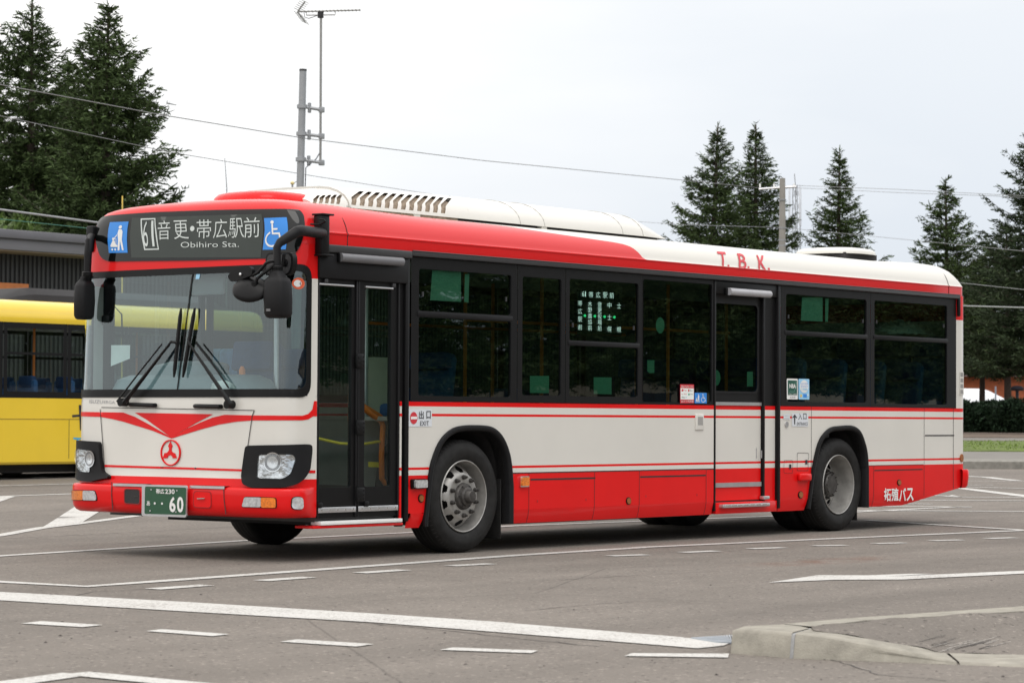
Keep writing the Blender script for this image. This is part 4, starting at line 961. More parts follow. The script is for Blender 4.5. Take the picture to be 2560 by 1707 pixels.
sl2 = [slot(1.385+.106*k) for k in range(12)]; sl1 = [slot(.935+.068*k, .17, .12, .038) for k in range(5)]
ac.patch([(1.365, 0), (2.95, 0), (2.95, .36), (1.365, .36)], acs, WHITE, .035, 0, sl2); ac.patch([(ACX0, 0), (1.352, 0), (1.352, .36), (ACX0, .36)], acs, WHITE, .035, 0, sl1)
def agrid(x0, x1, s0, s1, nx, ns):
    ac.add([acs(x0+(x1-x0)*i/nx, s0+(s1-s0)*j/ns) for j in range(ns+1) for i in range(nx+1)], [[j*(nx+1)+i, j*(nx+1)+i+1, (j+1)*(nx+1)+i+1, (j+1)*(nx+1)+i] for j in range(ns) for i in range(nx)], WHITE)
agrid(2.95, 6.02, 0, .36, 40, 16); agrid(2.95, 6.02, .36, 2*ST, 40, 30); agrid(ACX0, 1.352, .36, 2*ST, 8, 30); agrid(1.365, 2.95, .36, 2*ST, 14, 30)
for x in (ACX0, 1.352, 1.365, 6.02):
    k = 40; ac.add([acs(x, 2*ST*i/k) for i in range(k+1)]+[(x, 1.24, 2.9)], [[i, i+1, k+1] for i in range(k)], WHITE)
aco = part(ac, 'air_conditioner', angle=40)
ins = MB(); ins.add([acs(ACX0+.03+1.85*i/16, .36*j/6, -.028) for j in range(7) for i in range(17)], [[j*17+i, j*17+i+1, (j+1)*17+i+1, (j+1)*17+i] for j in range(6) for i in range(16)], mat('brown_condenser_core', (.30, .235, .17), .7, noise=.4, nscale=40)); part(ins, 'condenser', aco)
gp_ = MB(); gp_.box((1.1, .53, 2.87), (5.9, 1.95, 2.91), SEAM)
for x in (2.2, 4.0): gp_.box((x, .48, 2.87), (x+.08, .6, 2.915), WHITE)
part(gp_, 'base_frame', aco)
asm = MB()
for u, v in ((1405, 240), (1548, 250), (2008, 300), (2128, 320)):
    x = on(1, .49, *r8(u, v))[0]; asm.tube([acs(x-.12*j/14, ST*j/14, .0015) for j in range(15)], .004, mat('pale_seam', (.4, .39, .36), .6, noise=.05), 5)
part(asm, 'cover_seam', aco)
def dome(c, rx, ry, h, m, name):
    mb = MB(); rows = []; n = 40
    for q, hh in ((1.0, 0.0), (1.0, .35), (.97, .6), (.9, .82), (.75, .95), (.45, 1.0), (.01, 1.02)):
        rows.append([(c[0]+rx*q*math.copysign(abs(math.cos(2*PI*i/n))**.75, math.cos(2*PI*i/n)), c[1]+ry*q*math.copysign(abs(math.sin(2*PI*i/n))**.75, math.sin(2*PI*i/n)), c[2]+h*hh) for i in range(n)])
    mb.add([v for r in rows for v in r], [[j*n+i, j*n+(i+1) % n, (j+1)*n+(i+1) % n, (j+1)*n+i] for j in range(len(rows)-1) for i in range(n)], m)
    mb.box((c[0]-rx*.8, c[1]-ry*.8, c[2]-.05), (c[0]+rx*.8, c[1]+ry*.8, c[2]+.01), SEAM); return part(mb, name, angle=50)
hc = on(1, 1.0, 666, 500); ht_ = on(1, 1.0, 666, 484)[2]; dome((hc[0], 1.0, 2.895), .42, .40, ht_-2.895, RED, 'roof_hatch')
hc = on(1, 1.0, 2090, 632); ht_ = on(1, 1.0, 2090, 622)[2]; dome((hc[0], 1.0, ht_-.075), .42, .40, .075, WHITE, 'roof_hatch')
# ------------------------------------------------------------------ mirrors
def mp(a, b, x): y, z = F(*mz(a, b), x); return (x, y, z)
mir = MB(); brk = S(*mz(1385, 250), -.03); bx_ = (brk[0], -.03, brk[1])
mir.box((bx_[0]-.06, -.075, bx_[2]-.17), (bx_[0]+.035, .02, bx_[2]+.15), BLACK, .012); mir.box((bx_[0]-.07, -.09, bx_[2]+.145), (bx_[0]+.07, .03, bx_[2]+.16), BLACK, .004); mir.box((bx_[0]-.07, -.09, bx_[2]-.18), (bx_[0]+.07, .03, bx_[2]-.165), BLACK, .004)
XM = -.22
pA = np.array(bx_)+np.array([-.03, -.02, .0]); pB = np.array(mp(1050, 200, XM+.16)); pC = np.array(mp(742, 400, XM)); pD = np.array(mp(742, 800, XM))
mir.tube([pA, pA*.5+pB*.5, pB*.9+pA*.1, pB*.9+pC*.1, pB*.5+pC*.5, pC*.88+pB*.12, pC*.9+pD*.1, pD], [.043, .043, .043, .043, .039, .034, .031, .028], PLASTIC, 14)
mro = part(mir, 'mirror_arm', angle=60)
def loft(mb, secs, m, n=20, e=.5):
    rows = []
    for (cx, cy, cz), rx, ry in secs:
        rows.append([(cx+rx*math.copysign(abs(math.cos(2*PI*i/n))**e, math.cos(2*PI*i/n)), cy+ry*math.copysign(abs(math.sin(2*PI*i/n))**e, math.sin(2*PI*i/n)), cz) for i in range(n)])
    k = len(rows); mb.add([v for r in rows for v in r], [[j*n+i, j*n+(i+1) % n, (j+1)*n+(i+1) % n, (j+1)*n+i] for j in range(k-1) for i in range(n)]+[list(range(n))[::-1], [(k-1)*n+i for i in range(n)]], m)
def mirror_body(c_top, c_bot, hw, mb, neck):
    t = np.array(c_top); b = np.array(c_bot); P = lambda k: tuple(t+(b-t)*k)
    loft(mb, [(tuple(neck), .045, .05), (tuple(np.array(neck)*.5+t*.5), .05, hw*.5), (P(0), .05, hw*.66), (P(.05), .065, hw*.86), (P(.14), .078, hw*.97), (P(.5), .085, hw), (P(.9), .078, hw*.98), (P(.97), .065, hw*.9), (P(1), .045, hw*.75)], PLASTIC)
mb = MB(); neck = mp(742, 770, XM); ct = mp(750, 850, XM); cb = mp(760, 1430, XM); hw = .5*abs(mp(565, 1100, XM)[1]-mp(935, 1100, XM)[1])*.74
mirror_body(ct, cb, hw, mb, neck)
for k in range(4): p = mp(745, 715+22*k, XM); mb.lathe([(.040, -.008), (.047, 0), (.040, .008)], p, BLACK, 2, 14)
mb.patch([mp(700+w_, 1308+h_, XM)[1:] for w_, h_ in ((0, 0), (58, 0), (58, 10), (0, 10))], lambda a, b, off=0: (XM-.084-off, a, b), GREYINK, .1, .004); mb.patch([mp(700+w_, 1326+h_, XM)[1:] for w_, h_ in ((0, 0), (58, 0), (58, 8), (0, 8))], lambda a, b, off=0: (XM-.084-off, a, b), GREYINK, .1, .004)
part(mb, 'mirror', angle=50)
# square mirror behind the arm, oval and round kerb mirrors on stalks
mb = MB(); q = [mp(a, b, XM+.14)[1:] for a, b in ((650, 520), (1025, 515), (1030, 700), (985, 835), (650, 835), (632, 780))]
fm_ = lambda a, b, off=0.0: (XM+.14-off, a, b); mb.patch(roundpoly(q, .05), fm_, BLACK, .1, 0, thick=.05); c = np.mean(q, 0); mb.patch(roundpoly([tuple(c+(np.array(p)-c)*.86) for p in q], .04), fm_, RAIL, .1, .05, thick=.006)
pz = mp(875, 660, XM+.1); mb.lathe([(0, -.04), (.03, -.035), (.035, .03)], pz, BLACK, 0, 14); mb.tube([mp(840, 530, XM+.05), mp(820, 680, XM+.05)], .014, BLACK, 8); part(mb, 'mirror', angle=50)
mb = MB(); xk = XM-.05; mb.tube([mp(745, 620, XM), mp(640, 640, xk), mp(590, 660, xk), mp(480, 790, xk), mp(410, 830, xk), mp(250, 838, xk)], .013, BLACK, 8)
q = [mp(a, b, xk)[1:] for a, b in ((110, 780), (290, 705), (380, 708), (415, 760), (405, 830), (170, 925), (95, 905), (68, 845))]; fk = lambda a, b, off=0.0: (xk-off, a, b)
mb.patch(roundpoly(q, .05), fk, BLACK, .1, -.02, thick=.035); mb.lathe([(0, -.012), (.012, -.01), (.012, .01)], mp(238, 815, xk-.02), CHROME, 0, 10); part(mb, 'mirror', angle=50)
mb = MB(); mb.tube([mp(745, 640, XM), mp(640, 740, xk), mp(520, 830, xk), mp(462, 880, xk), mp(435, 990, xk)], .013, BLACK, 8); mb.lathe([(0, -.03), (.025, -.025), (.03, .03)], mp(430, 985, xk), BLACK, 2, 12)
cc = np.array(mp(378, 1030, xk)); rr_ = .155; rows = []; nn = 32
for q_, h_ in ((.02, .05), (.3, .048), (.8, .03), (.95, .015), (1.0, .0), (.97, -.012), (.02, -.02)):
    rows.append([tuple(cc+np.array([h_*-.75, 0, 0])+rr_*q_*(math.cos(2*PI*i/nn)*np.array([.30, -.94, -.10])+math.sin(2*PI*i/nn)*np.array([.45, 0.05, .62]))+np.array([0, 0, h_*.7])) for i in range(nn)])
mb.add([v for r in rows for v in r], [[j*nn+i, j*nn+(i+1) % nn, (j+1)*nn+(i+1) % nn, (j+1)*nn+i] for j in range(len(rows)-1) for i in range(nn)], BLACK); part(mb, 'mirror', angle=50)
# far mirror
XF = .02
def lp_(a, b, x=XF): y, z = F(*lz(a, b), x); return (x, y, z)
mb = MB(); mb.tube([lp_(400, 200, .25), lp_(345, 190, .12), lp_(320, 260), lp_(300, 480), lp_(292, 780)], [.026, .03, .034, .034, .03], PLASTIC, 12); mb.box(tuple(np.array(lp_(385, 230, .22))-np.array([.05, .04, .11])), tuple(np.array(lp_(385, 230, .22))+np.array([.05, .04, .11])), BLACK, .01)
part(mb, 'mirror_arm', angle=60)
mb = MB(); mirror_body(lp_(255, 860), lp_(240, 1440), .5*abs(lp_(112, 1100)[1]-lp_(360, 1100)[1])*.62, mb, lp_(292, 790))
for k in range(4): mb.lathe([(.040, -.008), (.047, 0), (.040, .008)], lp_(293, 735+22*k), BLACK, 2, 14)
part(mb, 'mirror', angle=50)
mb = MB(); mb.tube([mp(1340, 45, .35), mp(1400, 50, .35), mp(1420, 80, .38), mp(1350, 120, .40), mp(1210, 115, .36)], .007, BLACK, 6); part(mb, 'mirror_cable')
# ------------------------------------------------------------------ inside of the bus
fl_ = MB(); fl_.box((.5, .06, .31), (1.66, BW-.06, .36), FLOORM); fl_.box((1.66, .70, .31), (3.04, BW-.70, .36), FLOORM); fl_.box((3.04, .06, .31), (7.3, BW-.06, .36), FLOORM)
fl_.box((7.3, .06, .82), (7.72, BW-.06, .86), FLOORM); fl_.box((7.72, .70, .82), (9.06, BW-.70, .86), FLOORM); fl_.box((9.06, .06, .82), (10.95, BW-.06, .86), FLOORM); fl_.box((7.28, .06, .36), (7.30, BW-.06, .82), FLOORM)
for y0, y1 in ((.02, .70), (BW-.70, BW-.02)):
    for x0, x1 in ((1.68, 3.02), (7.74, 9.04)): fl_.box((x0, y0, 1.12), (x1, y1, 1.16), INTER, .01); fl_.box((x0, .655 if y0 < 1 else BW-.70, .34), (x1, .70 if y0 < 1 else BW-.655, 1.12), INTER)
part(fl_, 'floor'); cl = MB(); cl.box((.5, .12, 2.46), (10.9, BW-.12, 2.50), INTER); cl.box((.45, .03, 2.43), (1.5, .3, 2.52), INTER); part(cl, 'ceiling')
ub = MB(); ub.box((1.0, .25, .26), (9.7, BW-.25, .34), SEAM); ub.box((.45, .2, .345), (1.1, BW-.2, .42), SEAM); ub.box((9.6, .2, .40), (10.9, BW-.2, .48), SEAM); ub.box((3.1, .2, .215), (6.0, .7, .3), SEAM); ub.tube([(2.355, .3, WZ), (2.355, 2.2, WZ)], .07, SEAM, 10); ub.tube([(8.487, .3, WZ), (8.487, 2.2, WZ)], .09, SEAM, 10); ub.lathe([(0, -.2), (.2, -.2), (.22, 0), (.2, .2), (0, .2)], (8.487, 1.24, WZ), SEAM, 1, 16)
part(ub, 'chassis')
def seat(x, y, z, wd=.44, m=SEATB, face=1, hgt=.72):
    mb = MB(); mb.box((x-.02, y-wd/2, z+.36), (x+.42, y+wd/2, z+.47), m, .03, 2); R_ = Matrix.Rotation(math.radians(8)*face, 4, 'Y')
    mb.box((x+.40, y-wd/2, z+.44), (x+.50, y+wd/2, z+.44+hgt), m, .04, 3, rot=R_); mb.box((x+.36, y-wd/2+.01, z+.44+hgt*.70), (x+.51, y+wd/2-.01, z+.44+hgt+.02), SEATD, .03, 2, rot=R_); mb.box((x+.05, y-.12, z), (x+.3, y+.12, z+.36), FLOORM); return part(mb, 'seat')
for x in (7.45, 8.25, 9.05, 9.85): seat(x, .32, .70, hgt=.62), seat(x, .80, .70, m=SEATD, hgt=.62), seat(x, 1.72, .70, m=SEATD, hgt=.62), seat(x, 2.18, .70, m=SEATD, hgt=.62)
for y in (.3, .78, 1.26, 1.74, 2.2): seat(10.40, y, .9)
for x in (3.4, 4.3, 5.2): seat(x, 2.15, .36, m=SEATD, hgt=.62)
seat(1.95, .42, .80, hgt=.45); seat(2.0, 2.1, .80, m=SEATD, hgt=.5)
dseat = seat(1.25, 1.85, .55, .5, SEATD, hgt=.8)
po = MB(); 
poles = [((3.05, .6), .36), ((3.05, 1.8), .36), ((4.1, .55), .36), ((5.0, 1.85), .36), ((6.05, .5), .36), ((7.15, .55), .36), ((7.2, 1.7), .36)]
for (x, y), z in poles: part(MB().tube([(x, y, z), (x, y, 2.46)], .017, ORANGE, 8), 'grab_pole')
for y in (.55, 1.85): part(MB().tube([(3.0, y, 2.02), (7.2, y, 2.02)], .015, ORANGE, 8), 'grab_rail')
# entrance-side rail, chain and partition seen through the front door
iy = .45
def ip(a, b, y=iy): x, z = S(*dz(a, b), y); return (x, y, z)
part(MB().tube([ip(340, -300), ip(330, 600)], .019, ORANGE, 8), 'grab_pole')
part(MB().tube([ip(440, 480), ip(520, 545), ip(600, 595), ip(618, 640), ip(605, 900), ip(608, 1100), ip(640, 1145)], .024, ORANGE, 10), 'grab_rail')
part(MB().tube([ip(440, 460, .6), ip(540, 520, .6), ip(600, 560, .6), ip(612, 600, .6)], .018, ORANGE, 10), 'grab_rail')
part(MB().tube([ip(40, 748), ip(140, 772), ip(240, 794), ip(360, 800), ip(470, 798), ip(590, 778)], .012, CHAINY, 8), 'chain')
pt_ = MB(); a = ip(490, 40, 1.15); b = ip(690, 820, 1.15); pt_.box((a[0], 1.15, b[2]), (b[0], 1.18, a[2]), mat('cream_partition', (.72, .70, .58), .5, noise=.04), .02); pt_.tube([(a[0]-.02, 1.16, .4), (a[0]-.02, 1.16, 2.45)], .02, ALU, 8); part(pt_, 'partition')
pl = MB(); pl.box((.62, .5, 1.30), (.70, 1.05, 1.34), BLACK, .01); part(pl, 'fare_box_shelf')
wq = MB(); q = [ip(a_, b_, .38) for a_, b_ in ((490, 955), (583, 957), (583, 1003), (490, 1000))]; wq.add(q, [[0, 1, 2, 3]], CHAINY); part(wq, 'warning_plate')
db = MB(); 
loft(db, [((.62, 1.55, .8), .30, .80), ((.62, 1.55, 1.36), .30, .82), ((.66, 1.6, 1.46), .27, .76), ((.72, 1.65, 1.50), .2, .66)], DASH, 28, .45); db.box((.30, .35, .5), (.55, 2.2, 1.34), DASH, .03)
loft(db, [((.78, 1.78, 1.48), .22, .40), ((.80, 1.78, 1.58), .19, .34), ((.84, 1.78, 1.62), .1, .22)], DASH, 20, .6); part(db, 'dashboard')
sw = MB(); c = np.array((1.02, 1.85, 1.50)); ax1 = np.array((.86, 0, .50)); ax2 = np.array((0, 1., 0)); ringp = [tuple(c+.24*(math.cos(2*PI*i/32)*ax1*.9+math.sin(2*PI*i/32)*ax2)) for i in range(33)]
sw.tube(ringp, .016, BLACK, 8, cap=False); sw.tube([tuple(c), (.75, 1.85, 1.2)], .03, BLACK, 8)
for k in range(3): a_ = 2*PI*k/3; sw.tube([tuple(c), tuple(c+.24*(math.cos(a_)*ax1*.9+math.sin(a_)*ax2))], .012, BLACK, 6)
part(sw, 'steering_wheel')
qa = F(*r1(950, 1260), 1.9); qb = F(*r1(1240, 1072), 1.9); bl_ = MB(); bl_.box((1.86, min(qa[0], qb[0]), qa[1]), (1.98, max(qa[0], qb[0]), qb[1]), mat('light_blue_seat_cover', (.22, .45, .80), .8, noise=.12, nscale=20), .05, 3); part(bl_, 'seat_back')
qa = F(*r1(1163, 1330), .75); qb = F(*r1(1163, 1190), .75); part(MB().tube([(.75, qa[0], qa[1]), (.75, qa[0], qb[1]-.03), (.75, qa[0], qb[1])], [.027, .027, .012], ORANGE, 12), 'marker_post')
qa = F(*r1(1387, 1340), .9); qb = F(*r1(1387, 880), .9); part(MB().tube([(.9, qa[0], qa[1]), (.9, qb[0], qb[1]+.3)], .022, ALU, 10), 'grab_pole')
qs = [F(*r1(*p), .42) for p in ((308, 1052), (432, 1052), (430, 1140), (306, 1190))]; part(MB().add([(.42, *p) for p in qs], [[0, 1, 2, 3]], PAPER), 'notice')
mbv = MB(); qa = F(*r1(840, 600), .45); qb = F(*r1(1050, 720), .45); mbv.box((.43, min(qa[0], qb[0]), min(qa[1], qb[1])), (.47, max(qa[0], qb[0]), max(qa[1], qb[1])), mat('smoked_visor', (.28, .32, .33), .3, noise=.03), .03, 3); part(mbv, 'sun_visor')
cam_ = MB(); qa = F(*r1(285, 890), .45); cam_.box((.42, qa[0]-.05, qa[1]-.04), (.48, qa[0]+.05, qa[1]+.04), BLACK, .01); cam_.tube([(.45, qa[0], qa[1]+.04), (.5, qa[0]-.03, qa[1]+.12), (.5, qa[0]-.12, qa[1]+.05), (.5, qa[0]-.14, qa[1]-.35)], .007, BLACK, 6); part(cam_, 'drive_recorder')
rg_ = MB(); random.seed(9); c0 = S(*r6(1080, 690), .42); c1 = S(*r6(1400, 690), .42); nx = 22; rows = []
for j in range(7):
    rows.append([(c0[0]-.25+(c1[0]-c0[0]+.3)*i/nx, .30+.35*j/6, c0[1]-.03+(.03+.15*abs(math.sin(PI*i/nx))**.7*(.55+.45*math.sin(i*1.1+1)**2)+random.uniform(-.02, .03))*math.sin(PI*(j+.3)/6.6)) for i in range(nx+1)])
rg_.add([v for r in rows for v in r], [[j*(nx+1)+i, j*(nx+1)+i+1, (j+1)*(nx+1)+i+1, (j+1)*(nx+1)+i] for j in range(6) for i in range(nx)], PAPER); part(rg_, 'cloth', angle=180)
rag = MB(); random.seed(4); c = fp(r1(895, 1318)); p = front(c[0], c[1], -.25)
vs = []; nn = 14
for j in range(7):
    for i in range(nn): ph = PI*j/6; th = 2*PI*i/nn; k = .8+.4*random.random(); vs.append((p[0]+.07*k*math.sin(ph)*math.cos(th), p[1]+.11*k*math.sin(ph)*math.sin(th), p[2]+.06*k*math.cos(ph)))
rag.add(vs, [[j*nn+i, j*nn+(i+1) % nn, (j+1)*nn+(i+1) % nn, (j+1)*nn+i] for j in range(6) for i in range(nn)], PAPER); part(rag, 'cloth')
# ------------------------------------------------------------------ ground, markings, kerbs
def asphalt():
    m = bpy.data.materials.new('worn_asphalt'); m.use_nodes = True; t = m.node_tree; L = t.links.new; b = t.nodes['Principled BSDF']
    tc = N('ShaderNodeTexCoord', t)
    def noise(sc, det=4, rough=.6): n = N('ShaderNodeTexNoise', t); n.inputs['Scale'].default_value = sc; n.inputs['Detail'].default_value = det; n.inputs['Roughness'].default_value = rough; L(tc.outputs['Object'], n.inputs['Vector']); return n.outputs[0]
    def ramp(src, lo, hi, a, b_): r = N('ShaderNodeMapRange', t); L(src, r.inputs[0]); r.inputs[1].default_value = lo; r.inputs[2].default_value = hi; r.inputs[3].default_value = a; r.inputs[4].default_value = b_; return r.outputs[0]
    def mul(a, b_): x = N('ShaderNodeMath', t, operation='MULTIPLY'); L(a, x.inputs[0]); L(b_, x.inputs[1]); return x.outputs[0]
    f = mul(ramp(noise(.22, 5), .3, .7, .88, 1.10), ramp(noise(1.7, 6, .7), .3, .7, .93, 1.06))
    f = mul(f, ramp(noise(70, 3, .7), .25, .75, .78, 1.22))
    vo = N('ShaderNodeTexVoronoi', t); vo.inputs['Scale'].default_value = 55; L(tc.outputs['Object'], vo.inputs['Vector'])
    cr = N('ShaderNodeSeparateColor', t); L(vo.outputs['Color'], cr.inputs[0])
    f = mul(f, ramp(cr.outputs[0], .93, .99, 1.0, 1.6)); f = mul(f, ramp(cr.outputs[1], .96, .99, 1.0, .4)); f = mul(f, ramp(noise(.9, 3, .4), .24, .34, .88, 1.0))
    # long tyre streaks along the driving direction
    mp_ = N('ShaderNodeMapping', t); mp_.inputs['Scale'].default_value = (.10, 1.3, 1); L(tc.outputs['Object'], mp_.inputs[0]); ns = N('ShaderNodeTexNoise', t); ns.inputs['Scale'].default_value = 1.0; ns.inputs['Detail'].default_value = 4; L(mp_.outputs[0], ns.inputs['Vector'])
    f = mul(f, ramp(ns.outputs[0], .35, .65, .89, 1.08))
    mx = N('ShaderNodeMix', t, data_type='RGBA', blend_type='MULTIPLY'); mx.inputs['Factor'].default_value = 1; mx.inputs['A'].default_value = (.184, .163, .142, 1); L(f, mx.inputs['B'])
    # rusty stain near the bus
    st = N('ShaderNodeVectorMath', t, operation='DISTANCE'); mq = N('ShaderNodeMapping', t); mq.vector_type = 'POINT'; L(tc.outputs['Object'], mq.inputs[0])
    p = G(2060, 1402); mq.inputs['Location'].default_value = (-p[0]*.75, -p[1]*2.6, 0); mq.inputs['Scale'].default_value = (.75, 2.6, 1); L(mq.outputs[0], st.inputs[0]); st.inputs[1].default_value = (0, 0, 0)
    sf = ramp(st.outputs['Value'], .1, 1.0, 1, 0); x = N('ShaderNodeMath', t, operation='MULTIPLY'); x.use_clamp = True; L(sf, x.inputs[0]); L(ramp(noise(3.5, 6, .7), .36, .66, .0, 1.0), x.inputs[1])
    m2 = N('ShaderNodeMix', t, data_type='RGBA', blend_type='MULTIPLY'); L(x.outputs[0], m2.inputs['Factor']); L(mx.outputs['Result'], m2.inputs['A']); m2.inputs['B'].default_value = (.72, .42, .32, 1)
    # hairline cracks
    wv = N('ShaderNodeTexVoronoi', t, feature='DISTANCE_TO_EDGE'); wv.inputs['Scale'].default_value = .16; wd = N('ShaderNodeMix', t, data_type='RGBA'); wd.inputs['Factor'].default_value = .06; n3 = N('ShaderNodeTexNoise', t); n3.inputs['Scale'].default_value = 1.3; n3.inputs['Detail'].default_value = 6; L(tc.outputs['Object'], n3.inputs['Vector']); L(tc.outputs['Object'], wd.inputs['A']); L(n3.outputs['Color'], wd.inputs['B']); L(wd.outputs['Result'], wv.inputs['Vector'])
    ck = ramp(wv.outputs['Distance'], .0005, .0018, .72, 1.0)
    m3 = N('ShaderNodeMix', t, data_type='RGBA', blend_type='MULTIPLY'); m3.inputs['Factor'].default_value = 1; L(m2.outputs['Result'], m3.inputs['A']); L(ck, m3.inputs['B'])
    L(m3.outputs['Result'], b.inputs['Base Color']); b.inputs['Roughness'].default_value = .88; b.inputs['Specular IOR Level'].default_value = .3
    bp = N('ShaderNodeBump', t); bp.inputs['Strength'].default_value = .45; bp.inputs['Distance'].default_value = .008; L(noise(110, 2), bp.inputs['Height']); L(bp.outputs[0], b.inputs['Normal'])
    return m
ASPH = asphalt()
def road_paint():
    m = bpy.data.materials.new('worn_road_paint'); m.use_nodes = True; t = m.node_tree; L = t.links.new; b = t.nodes['Principled BSDF']
    tc = N('ShaderNodeTexCoord', t); n = N('ShaderNodeTexNoise', t); n.inputs['Scale'].default_value = 42; n.inputs['Detail'].default_value = 5; n.inputs['Roughness'].default_value = .75; L(tc.outputs['Object'], n.inputs['Vector'])
    n2 = N('ShaderNodeTexNoise', t); n2.inputs['Scale'].default_value = 2.2; n2.inputs['Detail'].default_value = 3; L(tc.outputs['Object'], n2.inputs['Vector'])
    vo = N('ShaderNodeTexVoronoi', t, feature='DISTANCE_TO_EDGE'); vo.inputs['Scale'].default_value = 9; L(tc.outputs['Object'], vo.inputs['Vector'])
    ad = N('ShaderNodeMath', t, operation='MULTIPLY_ADD'); L(n2.outputs[0], ad.inputs[0]); ad.inputs[1].default_value = .30; L(n.outputs[0], ad.inputs[2])
    cr = N('ShaderNodeMapRange', t); L(ad.outputs[0], cr.inputs[0]); cr.inputs[1].default_value = .66; cr.inputs[2].default_value = .80; cr.inputs[3].default_value = 0; cr.inputs[4].default_value = .85
    ck = N('ShaderNodeMapRange', t); L(vo.outputs['Distance'], ck.inputs[0]); ck.inputs[1].default_value = 0; ck.inputs[2].default_value = .018; ck.inputs[3].default_value = .45; ck.inputs[4].default_value = 0
    mxm = N('ShaderNodeMath', t, operation='MAXIMUM'); L(cr.outputs[0], mxm.inputs[0]); L(ck.outputs[0], mxm.inputs[1])
    mx = N('ShaderNodeMix', t, data_type='RGBA'); L(mxm.outputs[0], mx.inputs['Factor']); mx.inputs['A'].default_value = (.56, .55, .52, 1); mx.inputs['B'].default_value = (.19, .168, .148, 1)
    L(mx.outputs['Result'], b.inputs['Base Color']); b.inputs['Roughness'].default_value = .75
    return m
PAINT = road_paint()
def flat(a, b, off=0.0): return (a, b, gh(a, b)+off)
# the yard: one sheet, level in the foreground, rising gently beyond the bus
gm = MB(); RH = np.array([FH[1], -FH[0]]); vs = []; ds_ = [-300, -40, 0, 14, 28, 40, 55, 75, 110, 160, 400, 2500]; ls = [-1500, -200, -60, -20, 0, 20, 60, 200, 1500]
for d_ in ds_:
    for l in ls:
        p = CAM[:2]+FH*d_+RH*l; vs.append((p[0], p[1], gh(*p)))
k = len(ls); gm.add(vs, [[j*k+i, j*k+i+1, (j+1)*k+i+1, (j+1)*k+i] for j in range(len(ds_)-1) for i in range(k-1)], ASPH)
tag(gm.build('ground', angle=180), kind='structure')
rm = MB()
def gp(z_, pts): return [tuple(G(*z_(*p))[:2]) for p in pts]
def mark(z_, pts): rm.patch(gp(z_, pts), flat, PAINT, .45, .005)
def line(z_, pts, wd, lift=.005):
    P = [np.array(p) for p in gp(z_, pts)]; P = [np.array(q) for q in dense(P, .8, False)]; vs = []
    for i, p in enumerate(P):
        d = P[min(i+1, len(P)-1)]-P[max(i-1, 0)]; d = d/np.linalg.norm(d); nr = np.array([-d[1], d[0]])*wd/2
        for s_ in (-1, 1): q = p+nr*s_; vs.append(flat(q[0], q[1], lift))
    rm.add(vs, [[2*i, 2*i+1, 2*i+3, 2*i+2] for i in range(len(P)-1)], PAINT)
line(f0, [(-120, 1286), (0, 1277), (556, 1242), (945, 1223), (1175, 1208), (1762, 1186), (2040, 1172), (2200, 1164)], .13)
line(g6, [(-300, 441), (0, 461), (392, 482), (2352, 340), (2900, 306)], .15); line(g7, [(600, 306), (1500, 265), (2352, 228), (2700, 212)], .15, .0055)
for a, b in (((690, 494), (935, 476)), ((1180, 456), (1400, 440)), ((1625, 421), (1830, 407)), ((2035, 389), (2220, 379))): line(g6, [a, b], .15)
for a, b in (((480, 344), (645, 338)), ((805, 328), (965, 321)), ((1110, 311), (1265, 306)), ((1400, 298), (1545, 295)), ((1675, 288), (1815, 284)), ((1935, 275), (2070, 271)), ((2185, 265), (2310, 261))): line(g7, [a, b], .15)
mark(g6, [(-300, 492), (0, 507), (860, 554), (1700, 606), (2280, 645), (2352, 652), (3080, 712), (3305, 738), (3270, 751), (3155, 763), (2880, 740), (2280, 692), (1700, 646), (860, 597), (0, 545), (-300, 528)])
for q in ([(95, 650), (185, 640), (465, 657), (375, 667)], [(662, 685), (732, 676), (1038, 699), (962, 708)], [(1265, 733), (1345, 722), (1692, 744), (1612, 755)], [(1990, 770), (2050, 759), (2435, 773), (2403, 785)]): mark(g6, q)
mark(g7, [(545, 798), (577, 785), (1018, 787), (1013, 805)])
line(g6, [(-200, 960), (10, 926), (352, 878)], .17); line(g6, [(338, 876), (395, 881), (860, 926), (1200, 962)], .17, .0055)
mark(g7, [(1195, 465), (1420, 431), (1640, 432), (1830, 425), (1945, 425), (1720, 438), (2352, 411), (2600, 400), (2600, 414), (2352, 424), (1800, 451), (1500, 452), (1380, 457)])
line(g6, [(-200, 280), (0, 250), (190, 216), (645, 158), (760, 142)], .15); mark(g6, [(185, 217), (352, 112), (500, 112), (375, 189)])
line(g6, [(-200, 78), (0, 74), (335, 62), (520, 56)], .15); mark(g6, [(-120, 130), (0, 98), (70, 74), (-20, 74), (-200, 100)]); line(g6, [(-200, 30), (0, 26), (330, 17), (520, 12)], .14)
line(f0, [(-60, 1101), (16, 1099)], .14); line(f0, [(72, 1098), (168, 1092)], .14)
line(g8, [(560, 660), (735, 668), (1000, 680), (1220, 708), (1470, 732)], .22); line(g8, [(500, 735), (1568, 745), (1900, 748)], .08); line(g8, [(500, 800), (1100, 800)], .08); line(g8, [(500, 824), (720, 828), (1568, 850), (1900, 858)], .12)
mark(g8, [(500, 826), (720, 846), (1568, 946), (2000, 990), (2000, 1024), (1568, 980), (640, 864), (480, 842)])
line(g8, [(100, 950), (400, 965), (620, 980), (1568, 986), (2000, 990)], .12); mark(g8, [(380, 974), (480, 950), (620, 978), (600, 984)]); line(g8, [(-300, 1022), (240, 1028), (1568, 1036), (2000, 1040)], .13); line(g8, [(-300, 1078), (80, 1085), (170, 1088)], .12); line(g8, [(-700, 1118), (0, 1123), (780, 1131)], .13); line(g8, [(-1500, 1180), (0, 1187), (1568, 1198), (2000, 1202)], .14)
line(g8, [(-800, 1330), (0, 1384), (1568, 1480), (1900, 1500)], .14, .0062)
